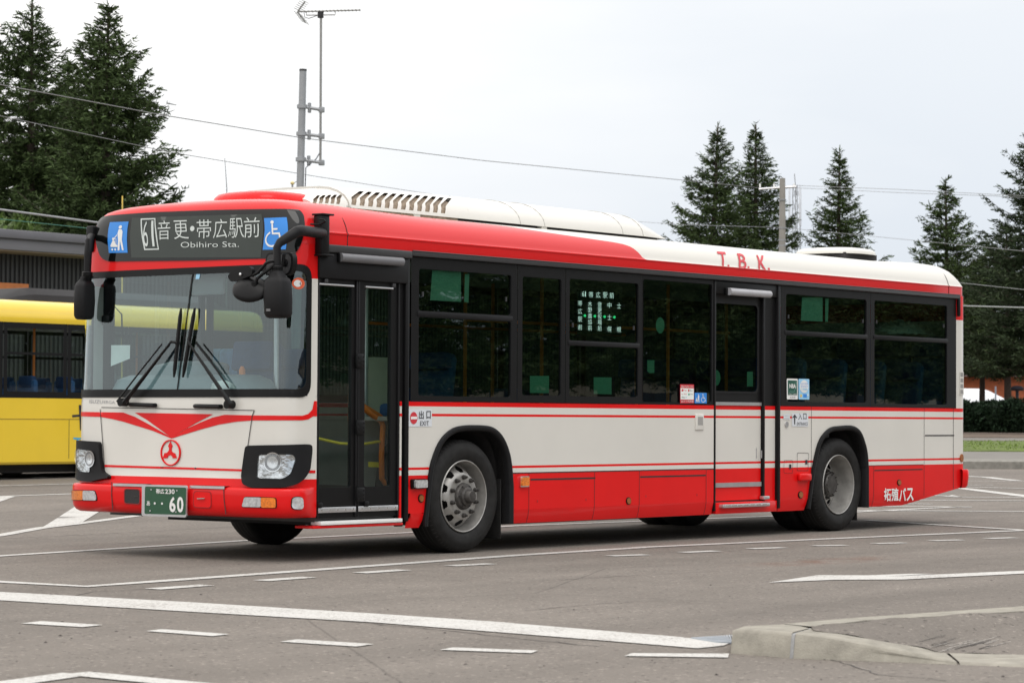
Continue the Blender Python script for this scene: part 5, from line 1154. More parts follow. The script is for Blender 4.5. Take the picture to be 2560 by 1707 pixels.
tag(rm.build('road_marking'), kind='structure')
ck_ = MB(); CKM = mat('sealed_crack', (.062, .055, .05), .8, noise=.3, nscale=9); rk = np.random.default_rng(21)
for z_, pts, wd in ((g6, [(-60, 268), (400, 246), (830, 224), (1060, 212)], .018), (g6, [(1560, 640), (1900, 668), (2352, 716), (2700, 752)], .012), (g7, [(250, 452), (620, 428), (980, 412)], .010), (g7, [(100, 590), (420, 560), (700, 545)], .008), (g6, [(230, 545), (420, 505), (900, 480)], .009), (g7, [(1150, 700), (1700, 880), (2000, 905)], .008)):
    P = [np.array(p) for p in gp(z_, pts)]; P = [np.array(q)+rk.normal(0, .012, 2) for q in dense(P, .09, False)]; vs = []
    for i, p in enumerate(P):
        d = P[min(i+1, len(P)-1)]-P[max(i-1, 0)]; d = d/np.linalg.norm(d); nr = np.array([-d[1], d[0]])*wd*rk.uniform(.25, .7)
        for s__ in (-1, 1): vs.append(flat(*(p+nr*s__), .0025))
    ck_.add(vs, [[2*i, 2*i+1, 2*i+3, 2*i+2] for i in range(len(P)-1)], CKM)
tag(ck_.build('pavement_crack'), kind='structure')
# kerbed island in the foreground
def concrete(name, col, moss=0.0):
    return mat(name, col, .88, noise=.22, nscale=9, bump=.35, bscale=110, spec=.3)
CONC = concrete('kerb_concrete', (.315, .295, .25)); CONC2 = concrete('chipped_concrete', (.56, .55, .53))
ZK = .120
def kt(a, b, z=ZK): p = on(2, z, *kz(a, b)); return np.array((p[0], p[1], z))
def kg(a, b): return kt(a, b, 0.0)
def strip(mb, rows, m, close=False):
    k = len(rows[0]); mb.add([v for r in rows for v in r], [[j*k+i, j*k+i+1, (j+1)*k+i+1, (j+1)*k+i] for j in range(len(rows)-1) for i in range(k-1)], m)
# near kerb: sections from the nose to the flush end: (bottom outer, top outer, top inner) with height
def sect(bo, ti, h, to=None, r=.025):
    b = kg(*bo); i = kt(*ti, z=h); d = i[:2]-b[:2]; d = d/np.linalg.norm(d); t0 = b[:2]+d*min(.035, h*.3)
    P = [np.array((b[0], b[1], -.03)), b]
    if h > .05: P += [np.array((*(b[:2]+d*.022), h*.55)), np.array((*t0, h-.018)), np.array((*(t0+d*.008), h-.005)), np.array((*(t0+d*.024), h))]
    else: P += [np.array((*(b[:2]+d*.008), h*.5)), np.array((*(b[:2]+d*.02), h*.8)), np.array((*(b[:2]+d*.03), h*.95)), np.array((*(b[:2]+d*.05), h))]
    return P+[i]
nose_o = kg(640, 485)
kb = MB()
secs = [sect((196, 446), (300, 247), .108), sect((240, 452), (420, 241), .117), sect((300, 456), (590, 234), ZK), sect((450, 468), (700, 246), ZK), sect((628, 484), (775, 262), ZK)]
strip(kb, secs, CONC)
strip(kb, [[s_[-1], s_[-1]+np.array((FH[0]*.03, FH[1]*.03, -.15))] for s_ in secs[:3]], CONC); fb_ = kt(300, 247, .0); kb.add([*secs[0], np.array((fb_[0], fb_[1], -.03))], [list(range(len(secs[0])+1))], CONC)
tag(kb.build('kerb', angle=60), kind='structure')
kr_ = kb = MB(); strip(kb, [sect((656, 486), (790, 264), ZK), sect((900, 497), (1040, 312), .105), sect((1150, 505), (1300, 358), .082), sect((1450, 516), (1560, 400), .055), sect((1860, 531), (1770, 440), .012)], CONC)
tag(kb.build('kerb'), kind='structure')
kb = MB(); strip(kb, [sect((1880, 532), (1800, 445), .012), sect((2352, 550), (2352, 458), .012), sect((2900, 570), (2900, 474), .012)], CONC); tag(kb.build('kerb'), kind='structure')
jm = MB(); strip(jm, [sect((629, 484), (776, 262), ZK-.004), sect((655, 486), (789, 264), ZK-.004)], mat('kerb_mortar', (.30, .30, .30), .9, noise=.2, nscale=20)); tag(jm.build('kerb_joint'), kind='structure')
def fark(o0, o1, i0, i1):
    mb = MB(); a, b, c, d = kt(*o0), kt(*o1), kt(*i0), kt(*i1)
    def row(o, i): w_ = (o-i)/np.linalg.norm(o-i); return [i+np.array((0, 0, -.02)), i, o, o+w_*.02+np.array((0, 0, -.015)), o+w_*.03+np.array((0, 0, -.04)), o+w_*.05+np.array((0, 0, -.16))]
    strip(mb, [row(a, c), row(a*.5+b*.5, c*.5+d*.5), row(b, d)], CONC); tag(mb.build('kerb'), kind='structure')
fark((592, 231), (1048, 190), (790, 250), (1190, 206)); fark((1052, 190), (2352, 100), (1196, 205), (2352, 136)); fark((2356, 100), (3300, 40), (2356, 136), (3300, 72))
ch = MB(); rng = np.random.default_rng(3); top = [(1160, 396), (1260, 405), (1360, 418), (1460, 442), (1560, 470), (1660, 492)]; bot = [(1190, 424), (1290, 452), (1350, 480), (1440, 504), (1560, 496), (1690, 506)]
def on_kerb(a, b):                                # height of the worn edge below a picture point
    h = float(np.interp(a, [656, 900, 1150, 1450, 1860], [.13, .105, .082, .055, .012])); lo = np.interp(a, [656, 1450, 1860], [486, 516, 531]); f_ = np.clip((lo-b)/(.30*lo-.30*380+30), 0, 1)
    return kt(a, b, h*float(f_)*.95+.004)
im = MB(); far0 = [(790, 252), (1190, 208), (1700, 172), (2352, 138), (3300, 74)]; nr0 = [(800, 268), (1040, 313), (1300, 359), (1560, 401), (1800, 447), (2352, 460), (3300, 488)]; nh = [.128, .103, .080, .053, .010, .010, .010]
fa = [kt(*p, z=.126) for p in far0]; ne = [kt(*p, z=h) for p, h in zip(nr0, nh)]
def lerp_path(P, n): 
    L_ = np.concatenate([[0], np.cumsum([np.linalg.norm(P[i+1]-P[i]) for i in range(len(P)-1)])]); return [np.array([np.interp(L_[-1]*k/n, L_, [p[j] for p in P]) for j in range(3)]) for k in range(n+1)]
A_ = lerp_path(fa, 24); B_ = lerp_path(ne, 24); strip(im, [[a+(b-a)*k/8+np.array((0, 0, .006*math.sin(k*2.1+j*1.3))) for j, (a, b) in enumerate(zip(A_, B_))] for k in range(9)], ASPH); tag(im.build('pavement'), kind='structure')
from mathutils.bvhtree import BVHTree
bvi = BVHTree.FromPolygons([Vector(v) for v in im.v], im.f); bvk = BVHTree.FromPolygons([Vector(v) for v in kr_.v], kr_.f)
def cast(bv, a, b):
    d = Vector(ray(*kz(a, b))).normalized(); h = bv.ray_cast(Vector(CAM), d, 60); return np.array(h[0]-d*.012)+np.array((0, 0, .002)) if h[0] is not None else None
cm = MB(); SCR = mat('scraped_asphalt', (.30, .28, .255), .95, noise=.45, nscale=26, bump=.6, bscale=60); SCD = mat('scraped_groove', (.075, .068, .062), .95, noise=.3, nscale=30)
for k in range(30):
    a0 = rng.uniform(1500, 2200); b0 = 432-(a0-1500)*.075+rng.normal(0, 22); ln_ = rng.uniform(40, 260); m_ = SCR if k % 3 else SCD
    pts = [(a0+ln_*q/7, b0-ln_*.27*q/7+rng.normal(0, 1.2)) for q in range(8)]; st_ = stroke(pts, rng.uniform(1.5, 5)); P3 = [cast(bvi, *p) for p in st_]
    if any(p is None for p in P3): continue
    n = len(pts); cm.add(P3, [[i, i+1, len(P3)-2-i, len(P3)-1-i] for i in range(n-1)], m_)
tag(cm.build('pavement_scrape'), kind='structure')
# drain grate at the kerb nose
gt = MB(); q = [G(*g7(*p))[:2] for p in [(846, 719), (1040, 706), (1040, 742), (960, 738)]]
gt.patch([tuple(p) for p in q], flat, SEAM, .3, .003); a, b, c, d = [np.array(p) for p in q]
dg_ = thing('drain_grate', (float(np.mean([p[0] for p in q])), float(np.mean([p[1] for p in q])), 0), 'grey steel drain grate beside the rounded kerb nose', 'drain')
gt.build('grate_frame', dg_); gb = MB()
for k in range(16):
    t0, t1 = k/16, (k+.55)/16; pts = [a+(b-a)*t0, a+(b-a)*t1, d+(c-d)*t1, d+(c-d)*t0]; gb.add([(p[0], p[1], .011) for p in pts]+[(p[0], p[1], .002) for p in pts], [[0, 1, 2, 3], [0, 1, 5, 4], [1, 2, 6, 5], [2, 3, 7, 6], [3, 0, 4, 7]], mat('galvanised_bar', (.42, .46, .50), .45, metal=.4, noise=.1))
gb.build('grate_bars', dg_)
# loose grit lying on the yard
gr = MB(); rng = np.random.default_rng(11)
for _ in range(170):
    u, v = rng.uniform(-50, 2600), 1400+310*rng.random()**.8; p = G(u, v); s_ = rng.uniform(.003, .008)*(1+.8*(rng.random() < .1)); a = rng.uniform(0, 6.28, 8)
    n = 5; vs = [(p[0]+s_*math.cos(2*PI*i/n+a[0])*rng.uniform(.7, 1.2), p[1]+s_*math.sin(2*PI*i/n+a[0])*rng.uniform(.7, 1.2), .001) for i in range(n)]+[(p[0], p[1], s_*.6)]
    gr.add(vs, [[i, (i+1) % n, n] for i in range(n)], mat('dark_grit', (.07, .06, .055), .9, island=.7))
tag(gr.build('gravel'), kind='stuff')
# far side of the yard: kerb, pavement, grass strip, soil
def band(d0, d1, l0, l1, m, name, z0, z1, n=24, kind='structure', skew=.02):
    mb = MB(); rows = []
    for d_, z in ((d0, -.1), (d0, z0), (d0+.05, z1), (d1, z1)):
        row = []
        for i in range(n+1):
            l = l0+(l1-l0)*i/n; p = CAM[:2]+FH*(d_+skew*l)+RH*l; row.append((p[0], p[1], gh(*p)+z))
        rows.append(row)
    strip(mb, rows, m); return tag(mb.build(name), kind=kind)
GRASS = mat('summer_grass', (.105, .145, .028), .9, noise=.35, nscale=1.2, bump=.6, bscale=9)
SOIL = mat('bare_soil', (.15, .115, .09), .95, noise=.3, nscale=1.5, bump=.5, bscale=6)
PAVE = mat('pale_path_asphalt', (.19, .178, .16), .9, noise=.12, nscale=2)
FK = concrete('far_kerb_concrete', (.24, .23, .205))
band(51.2, 52.6, -40, 60, FK, 'kerb', .14, .16); band(52.6, 60, -40, 60, PAVE, 'pavement', .155, .155); band(59.8, 72, -40, 60, GRASS, 'grass_strip', .17, .19); band(72, 77, -40, 60, PAVE, 'path', .20, .20); band(76.5, 140, -60, 90, SOIL, 'soil_bed', .22, .24)
def blades(name, d0, d1, l0, l1, count, hmin, hmax, m, seed, z0):
    rng = np.random.default_rng(seed); d = rng.uniform(d0, d1, count); l = rng.uniform(l0, l1, count); cl = (np.sin(l*1.7)+np.sin(d*2.3+l)+rng.normal(0, .8, count)) > -.6
    d, l = d[cl], l[cl]; P = CAM[None, :2]+FH[None]*d[:, None]+RH[None]*l[:, None]; vs = []; fs = []
    for i, p in enumerate(P):
        h = rng.uniform(hmin, hmax); w_ = .02+.02*rng.random(); t = rng.normal(0, .4, 2)*h; z = gh(*p)+z0; k = len(vs); a = rng.uniform(0, PI); c, s = math.cos(a)*w_, math.sin(a)*w_
        vs += [(p[0]-c, p[1]-s, z), (p[0]+c, p[1]+s, z), (p[0]+t[0], p[1]+t[1], z+h)]; fs.append([k, k+1, k+2])
    mb = MB(); mb.add(vs, fs, m); return tag(mb.build(name), kind='stuff')
blades('grass', 60.5, 72.5, 4, 20, 9000, .03, .10, mat('grass_blade', (.135, .205, .032), .8, island=.4), 5, .15)
# ------------------------------------------------------------------ trees
NEED = mat('spruce_needles', (.052, .080, .027), .75, island=.5, noise=.25, nscale=.7, spec=.2)
NEED2 = mat('dark_spruce_needles', (.038, .057, .026), .75, island=.5, noise=.25, nscale=.6, spec=.2)
BARK = mat('conifer_bark', (.07, .052, .042), .95, noise=.3, nscale=6, bump=.6, bscale=30)
LEAF = mat('broad_leaves', (.075, .125, .022), .6, island=.5, noise=.25, nscale=.6)
HEDGE = mat('yew_leaves', (.018, .038, .018), .7, island=.55, noise=.25, nscale=1.2, spec=.2)
def raw_mesh(name, V, Fq, m, parent):
    me = bpy.data.meshes.new(name); V = np.asarray(V, np.float32); nq = len(V)//4
    me.vertices.add(len(V)); me.vertices.foreach_set('co', V.ravel()); me.loops.add(nq*4); me.loops.foreach_set('vertex_index', np.arange(nq*4, dtype=np.int32))
    me.polygons.add(nq); me.polygons.foreach_set('loop_start', np.arange(0, nq*4, 4, dtype=np.int32)); me.polygons.foreach_set('loop_total', np.full(nq, 4, np.int32)); me.materials.append(m); me.update(calc_edges=True); me.validate()
    o = bpy.data.objects.new(name, me); COL.objects.link(o); o.parent = parent; return o
def sprays(P, Dr, ln, wd, rng):
    """tapered little quads: base P, direction Dr"""
    n = len(P); R_ = rng.normal(size=(n, 3)); W_ = np.cross(Dr, R_); W_ /= np.linalg.norm(W_, axis=1)[:, None]+1e-9; W_ = W_*wd[:, None]; E_ = P+Dr*ln[:, None]
    V = np.empty((n, 4, 3)); V[:, 0] = P-W_; V[:, 1] = P+W_; V[:, 2] = E_+W_*.35; V[:, 3] = E_-W_*.35; return V.reshape(-1, 3)
def spruce(label, base, H, R, seed, z0=.6, dens=1.0, m=None, group='tall spruces round the yard', pw=.85, gap=.34, upt=.45, thin=0.0, name='spruce_tree', fine=1.0):
    rng = np.random.default_rng(seed); root = thing(name, tuple(base), label, 'tree', group); tk = MB(); lean_ = rng.normal(0, .012, 2)
    tp = lambda z: np.array((lean_[0]*z, lean_[1]*z, z)); rt = .020*H
    tk.tube([tuple(tp(H*k/10)) for k in range(11)], [rt*(1-.93*k/10)+.008 for k in range(11)], BARK, 9)
    VS = []; z = z0; lump = rng.uniform(0, 6.28, 6)
    while z < H*.985:
        f = 1-z/H; nb = int(round(6+4*f**.6)); az0 = rng.uniform(0, 6.28)
        for b in range(nb):
            if rng.random() < thin: continue
            az = az0+2*PI*b/nb+rng.normal(0, .18); Lb = R*(f**pw)*min(1, .30+f*5.5)*rng.uniform(.70, 1.06)*(1+.14*math.sin(2*az+lump[0])+.12*math.sin(z*1.1+az+lump[1]))+.07
            zb = z+rng.normal(0, gap*.3); a = -.28+upt*1.7*(1-f)**1.5+rng.normal(0, .09)+upt*.25; c = .22
            n_t = max(5, int(Lb/.070*dens)); s = np.sort(rng.uniform(.0, 1, n_t)**.85); ca, sa = math.cos(az), math.sin(az); t0 = tp(zb)
            zz = lambda q: Lb*(a*q+(c-.1)*q**2.2-.10*np.sin(q*PI))
            P0 = np.stack([t0[0]+ca*Lb*s, t0[1]+sa*Lb*s, t0[2]+zz(s)], 1)
            tk.tube([tuple(t0+np.array((ca*Lb*q, sa*Lb*q, float(zz(np.array(q)))))) for q in (0, .35, .7, 1)], [.006*Lb+.012, .005*Lb+.008, .008, .004], BARK, 4, cap=False)
            side_ = np.where(rng.random(n_t) < .5, -1.0, 1.0); lt = (np.minimum(.34*Lb, .95)*(1-s*.72)+.12)*rng.uniform(.6, 1.15, n_t); an = az+side_*rng.uniform(.55, 1.15, n_t)
            dz_ = rng.normal(-.10, .16, n_t)+.10*s; Dt = np.stack([np.cos(an), np.sin(an), dz_], 1); Dt /= np.linalg.norm(Dt, axis=1)[:, None]
            kk = np.maximum(3, (lt/(.040/fine)).astype(int)); idx = np.repeat(np.arange(n_t), kk); q = np.concatenate([(np.arange(k_)+rng.random(k_))/k_ for k_ in kk])
            Pp = P0[idx]+Dt[idx]*(lt[idx]*q)[:, None]+rng.normal(0, .02, (len(idx), 3)); Dd = Dt[idx]+rng.normal(0, .42, (len(idx), 3)); Dd[:, 2] += .10; Dd /= np.linalg.norm(Dd, axis=1)[:, None]
            ln = rng.uniform(.075, .15, len(idx))/fine**.7; VS.append(sprays(Pp, Dd, ln, rng.uniform(.015, .027, len(idx))/fine, rng))
            n2 = max(3, int(Lb/.10)); s2 = rng.uniform(.1, 1.02, n2); P2_ = np.stack([t0[0]+ca*Lb*s2, t0[1]+sa*Lb*s2, t0[2]+zz(s2)], 1); D2 = np.stack([np.full(n2, ca), np.full(n2, sa), np.full(n2, .25)], 1)+rng.normal(0, .35, (n2, 3)); D2 /= np.linalg.norm(D2, axis=1)[:, None]
            VS.append(sprays(P2_, D2, rng.uniform(.14, .28, n2), rng.uniform(.018, .034, n2), rng))
        z += gap*(.55+.75*f)*rng.uniform(.85, 1.15)
    nt_ = 40; zt = rng.uniform(H*.93, H*1.005, nt_); Pt = np.array([tp(q) for q in zt]); Dt = rng.normal(0, 1, (nt_, 3)); Dt[:, 2] = rng.uniform(.6, 1.6, nt_); Dt /= np.linalg.norm(Dt, axis=1)[:, None]
    VS.append(sprays(Pt, Dt, rng.uniform(.12, .3, nt_), np.full(nt_, .018), rng))
    t_o = tk.build('trunk'); t_o.parent = root; t_o.matrix_parent_inverse = Matrix.Identity(4); raw_mesh('crown', np.concatenate(VS), None, m or NEED, root); return root
def base_at(u, d):
    p = D(u, 900, d); return (p[0], p[1], gh(p[0], p[1]))
def height_to(v, d, u): b = base_at(u, d); return CAM[2]+(PH/2-v)/FPX*d+d*math.tan(PITCH)*1.0-b[2] if False else (D(u, v, d)[2]-b[2])
def sp_(u, v, d, R, seed, label, **k): b = base_at(u, d); return spruce(label, b, height_to(v, d, u), R, seed, **k)
sp_(75, 2, 70, 3.2, 1, 'open-crowned spruce with bare trunk gaps at the left edge of the yard', thin=.10, pw=.66, gap=.38, dens=1.5)
sp_(256, 14, 66, 3.3, 2, 'dense broad spruce standing right behind the dark-clad building', pw=.72, gap=.32, dens=1.7)
sp_(168, 150, 74, 3.1, 31, 'shorter spruce squeezed between the two tall left spruces', pw=.72, gap=.34, dens=1.5)
sp_(-60, 80, 72, 3.2, 32, 'spruce cut off by the left picture edge', pw=.75, thin=.15)
sp_(1763, 312, 96, 3.5, 3, 'bushy spruce left of the concrete utility pole, nearest the roof unit', pw=.86, gap=.36, dens=1.35)
sp_(1890, 310, 98, 3.5, 4, 'spruce with a thin bare leader directly behind the utility pole', pw=.92, thin=.03, gap=.38, dens=1.35)
sp_(2092, 380, 97, 3.2, 5, 'lone slender spruce rising behind the rear roof hatch', pw=.98, gap=.36, dens=1.35)
sp_(2372, 450, 92, 3.3, 6, 'small pointed spruce above the rear corner of the red bus', pw=.95, gap=.36, z0=2.6, dens=1.3)
sp_(2592, 305, 84, 3.4, 7, 'tall spruce cut off by the right picture edge', pw=.80, m=NEED2, z0=2.3, gap=.42, dens=1.3)
sp_(2455, 650, 100, 3.4, 8, 'low dark spruce behind the clipped shrubs and the red house', pw=.70, m=NEED2, z0=2.5, dens=1.3)
sp_(2520, 560, 97, 3.2, 9, 'dark spruce shading the white tunnel greenhouse', pw=.75, m=NEED2, z0=2.7, dens=1.3)
def leafcloud(name, label, cat, loc, blobs, n, m, seed, size=.10, group=None, trunk=0.0, stretch=1.0):
    rng = np.random.default_rng(seed); root = thing(name, tuple(loc), label, cat, group); VS = []
    for (x, y, z, rx, rz) in blobs:
        k = int(n*rx*rz); d = rng.normal(size=(k, 3)); d /= np.linalg.norm(d, axis=1)[:, None]; r_ = rng.uniform(.55, 1.08, k)**.6; r_ *= 1+.16*np.sin(d[:, 0]*7+x)+.12*np.sin(d[:, 2]*9+z*3)
        P = np.array((x, y, z))+d*r_[:, None]*np.array((rx, rx, rz)); Dd = d+rng.normal(0, .8, (k, 3)); Dd[:, 2] += .3*stretch; Dd /= np.linalg.norm(Dd, axis=1)[:, None]
        VS.append(sprays(P, Dd, rng.uniform(.7, 1.5, k)*size, rng.uniform(.25, .5, k)*size, rng))
    tk = MB(); top = max(b[2] for b in blobs)
    tk.tube([(0, 0, -.1), (.03, .02, top*.5), (0, .05, top)], [.05+trunk, .04+trunk*.8, .02], BARK, 7)
    for b in blobs: tk.tube([(0, 0, top*.3), (b[0]*.6, b[1]*.6, b[2]*.75), (b[0], b[1], b[2]+b[4]*.4)], [.03+trunk*.4, .025, .01], BARK, 5)
    t_o = tk.build('trunk' if trunk else 'stem'); t_o.parent = root; t_o.matrix_parent_inverse = Matrix.Identity(4); raw_mesh('crown' if trunk else 'foliage', np.concatenate(VS), None, m, root); return root
for i, (u, d, w_, lab) in enumerate(((40, 66, 2.0, 'light green broadleaf tree over the left end of the building roof'), (185, 68, 1.7, 'small broadleaf tree peeping over the building roof beside the bus mirror'))):
    b = base_at(u, d); hz_ = D(u, 545, d)[2]-b[2]
    leafcloud('broadleaf_tree', lab, 'tree', b, [(-.9, 0, hz_-1.0, w_*.7, 1.0), (.5, .3, hz_-.8, w_*.7, .95), (1.3, -.4, hz_-1.4, w_*.6, .9), (0, 0, hz_-1.8, w_, 1.2)], 900, LEAF, 50+i, .13, 'broadleaf trees behind the building', .08)
hl = [(2440, 90, .92, 'dark clipped yew shrub touching the rear bumper side of the bus'), (2480, 91, .98, 'dark yew shrub with upright shoots in front of the greenhouse'), (2520, 90, 1.0, 'dark yew shrub under the end of the white greenhouse'), (2556, 89, 1.10, 'dark yew shrub at the right picture edge'), (2405, 91, 1.0, 'dark yew shrub mostly hidden behind the bus rear')]
for i, (u, d, h, lab) in enumerate(hl):
    b = base_at(u, d); b = (b[0], b[1], b[2]+.2)
    rr = random.Random(i); bl_ = [(rr.uniform(-.55, .55), rr.uniform(-.4, .4), h*.42+rr.uniform(-.08, .10), .55, .44) for _ in range(5)]+[(rr.uniform(-.6, .6), rr.uniform(-.3, .3), h*.78, .20, .26) for _ in range(4)]
    leafcloud('yew_shrub', lab, 'shrub', b, bl_, 5200, HEDGE, 70+i, .085, 'dark shrubs beyond the yard', 0.0, 2)
# trees on the camera's side of the yard, mirrored in the bus windows
# ------------------------------------------------------------------ yellow bus, building and other things behind
yb = thing('city_bus', (14.0, 19.2, .13), 'yellow city bus with black window band parked behind the red and white bus', 'bus')
YY = 17.99; YX0, YX1 = 4.6, 18.75; YZ = gh(13, 18); yfn = lambda x, z, off=0.0: (x, YY-off, z+YZ)
ym = MB(); prof = [(.24, .03), (.28, .0), (1.30, 0.0), (2.50, 0.0), (2.53, -.006), (2.60, -.006), (2.62, .0), (2.70, .02), (2.78, .07), (2.84, .16), (2.87, .30), (2.885, .6), (2.89, 1.24)]
def ybody(z0, z1, m):
    P = [p for p in prof if z0-1e-6 <= p[0] <= z1+1e-6]; rows = []
    for z, yi in P:
        rows.append([(YX0+.1, YY+yi, z+YZ), (YX1-.1, YY+yi, z+YZ), (YX1-.02, YY+yi+.06, z+YZ), (YX1, YY+yi+.2, z+YZ), (YX1, YY+2.485-yi-.2, z+YZ), (YX1-.1, YY+2.485-yi, z+YZ), (YX0+.1, YY+2.485-yi, z+YZ), (YX0, YY+2.485-yi-.2, z+YZ), (YX0, YY+yi+.2, z+YZ), (YX0+.02, YY+yi+.06, z+YZ), (YX0+.1, YY+yi, z+YZ)])
    strip(ym, rows, m); return rows
ybody(.24, 1.30, YELLOW); rr_ = ybody(2.50, 2.89, YELLOW)
ybz0, ybz1 = 1.30, 2.50
ym.patch([(YX0, ybz0), (YX1-.3, ybz0), (YX1-.3, ybz0+.05), (YX0, ybz0+.05)], yfn, BLACK, 1.0, .003)
for x in (YX0, YX1): ym.add([(x, YY+.1, ybz0+YZ), (x, YY+2.38, ybz0+YZ), (x, YY+2.38, ybz1+YZ), (x, YY+.1, ybz1+YZ)], [[0, 1, 2, 3]], BLACK)
ybo = ym.build('body'); attach(ybo, yb)
ysm = MB(); ysm.patch([(YX0+.1, .955), (YX1-.1, .955), (YX1-.1, .968), (YX0+.1, .968)], yfn, mat('yellow_gap', (.3, .2, .02), .6, noise=.1), 1.0, .002)
for u in (172, 420): x = S(u, 1120, YY)[0]; ysm.patch([(x-.008, .33), (x+.008, .33), (x+.008, .955), (x-.008, .955)], yfn, mat('yellow_gap', (.3, .2, .02)), 1.0, .002)
attach(ysm.build('panel_seam'), yb)
GLASS_Y = glass('yellow_bus_glass', (.72, .78, .75), 1.1)
def ywin(x0, x1, far_=False):
    fn = (lambda x, z, off=0.0: (x, YY+2.485+off, z+YZ)) if far_ else yfn
    panes = [(x0+.07, 1.40, x1-.07, 1.99), (x0+.07, 2.03, x1-.07, 2.41)]; mb = MB(); mb.patch([(x0, 1.30), (x1, 1.30), (x1, 2.50), (x0, 2.50)], fn, BLACK, 1.0, .001, [rrect(a, c, b, d, .02, 2) for a, c, b, d in panes]); o = mb.build('window'); attach(o, yb)
    g = MB(); [g.patch(rrect(a, c, b, d, .02, 2), fn, GLASS_Y, .6, -.01) for a, c, b, d in panes]; attach(g.build('pane'), o)
wx = [S(u, 900, YY)[0] for u in (8, 168)]; wl = wx[1]-wx[0]
k0 = wx[0]-5*wl
for k in range(9): ywin(k0+k*wl+.012, k0+(k+1)*wl-.012)
ywx = k0+9*wl
eb_ = MB(); eb_.patch([(ywx, 1.30), (YX1-.05, 1.30), (YX1-.05, 2.50), (ywx, 2.50)], yfn, BLACK, 1.0, .001); eb_.patch([(YX0, 1.30), (k0, 1.30), (k0, 2.5), (YX0, 2.5)], yfn, BLACK, 1.0, .001); attach(eb_.build('window_band'), yb)
for k in range(9): ywin(k0+k*wl+.012, k0+(k+1)*wl-.012, True)
yp = MB(); a = S(18, 726, YY+.6)[0]; PZ = lambda v: S(100, v, YY+.6)[1]
rows = []
for x, h in ((a-.25, .02), (a-.1, .06), (a+.35, .19), (a+.5, .21), (a+4.6, .21), (a+5.0, .05)):
    rows.append([(x, YY+.45, 2.88+YZ), (x, YY+.50, 2.88+h*.5+YZ), (x, YY+.68, 2.89+h+YZ), (x, YY+1.8, 2.89+h+YZ), (x, YY+2.0, 2.88+YZ)])
strip(yp, rows, mat('dark_roof_pod', (.024, .023, .024), .55, spec=.15, noise=.1)); 
attach(yp.build('air_conditioner', angle=30), yb)
yin = MB(); yin.box((YX0+.2, YY+.15, .5+YZ), (YX1-.2, YY+2.3, .62+YZ), FLOORM); yin.box((YX0+.2, YY+.15, 2.46+YZ), (YX1-.2, YY+2.3, 2.49+YZ), INTER); attach(yin.build('floor'), yb); attach(MB().box((YX0+.3, YY+.35, .10+YZ), (YX1-.3, YY+2.1, .40+YZ), SEAM).build('chassis'), yb)
for k, x in enumerate(np.arange(YX0+1.0, YX1-1.0, .80)):
    for y in (YY+.45, YY+1.9):
        mb = MB(); mb.box((x, y-.22, 1.0+YZ), (x+.10, y+.22, 1.60+YZ), SEATB, .04); mb.box((x-.01, y-.16, 1.46+YZ), (x+.11, y+.16, 1.66+YZ), SEATD, .03); mb.box((x-.4, y-.22, .95+YZ), (x, y+.22, 1.05+YZ), SEATB, .03); attach(mb.build('seat'), yb)
for x in np.arange(YX0+1.4, YX1-1, 1.15): attach(MB().tube([(x, YY+.75, .6+YZ), (x, YY+.75, 2.45+YZ)], .02, ORANGE, 6).build('grab_pole'), yb)
for x in (S(262, 1160, YY)[0], S(262, 1160, YY)[0]-9.0):
    for y, sg in ((YY+.04, 1), (YY+2.44, -1)):
        mb = MB(); mb.lathe([(.30, .03), (.32, .0), (.42, -.01), (.47, .03), (.485, .10), (.485, .2), (.46, .26), (.3, .27)], (x, y, .485+YZ), RUBBER, 1, 40, sgn=sg); mb.lathe([(.305, .02), (.28, .10), (.17, .05), (.0, .03)], (x, y, .485+YZ), STEEL, 1, 24, sgn=sg); attach(mb.build('wheel'), yb)
yl = MB(); xw = S(262, 1150, YY)[0]
yl.patch([(xw+.5*math.cos(t)*1.08+.0, max(.31, .485+.53*math.sin(t))) for t in np.linspace(-.35, PI+.35, 20)], yfn, SEAM, .3, .002); attach(yl.build('wheel_arch'), yb)
q = [(183, 1093), (204, 1094), (204, 1120), (183, 1120)]
yt = MB(); yt.text('T', [S(*p, YY) for p in q], lambda x, z, off=0.0: (x, YY-off, z), mat('cyan_lettering', (.06, .40, .62), .5, noise=.05), .004, .02); yt.patch([S(*p, YY) for p in ellipse(195, 1131, 5, 6, 12)], lambda x, z, off=0.0: (x, YY-off, z), REFLECT, .3, .004)
yt.patch([S(*p, YY) for p in stroke([(180, 1040), (215, 1037)], 6)], lambda x, z, off=0.0: (x, YY-off, z), INK, .3, .004); yt.patch([S(*p, YY) for p in stroke([(200, 1012), (203, 1075)], 7)], lambda x, z, off=0.0: (x, YY-off, z), INK, .3, .006); attach(yt.build('lettering'), yb)
# building with ribbed dark cladding and a flat grey roof edge
BY = 30.0; bz = gh(20, BY); bx0, bx1 = 4.0, float(on(1, BY, 2050, 1000)[0])
bld = thing('station_building', (20, BY+4, bz), 'low flat-roofed building with dark ribbed cladding behind the yellow bus', 'building')
zr_t, zr_m, zr_b = on(1, BY, 0, 572)[2], on(1, BY, 0, 594)[2], on(1, BY, 0, 622)[2]
CLAD = mat('dark_ribbed_cladding', (.052, .054, .056), .5, noise=.08, nscale=2, metal=.2); FASC = mat('grey_roof_fascia', (.135, .135, .15), .5, noise=.05, nscale=2)
cw = MB(); n = int((bx1-bx0)/.13); vs = []
for i in range(n+1):
    x = bx0+.13*i
    for dx, dy in ((0, 0), (.05, 0), (.062, -.04), (.118, -.04)): vs.append((x+dx, BY+.9+dy))
vv = [(x, y, z) for z in (bz, zr_b+.02) for x, y in vs]; k = len(vs); cw.add(vv, [[i, i+1, k+i+1, k+i] for i in range(k-1)], CLAD)
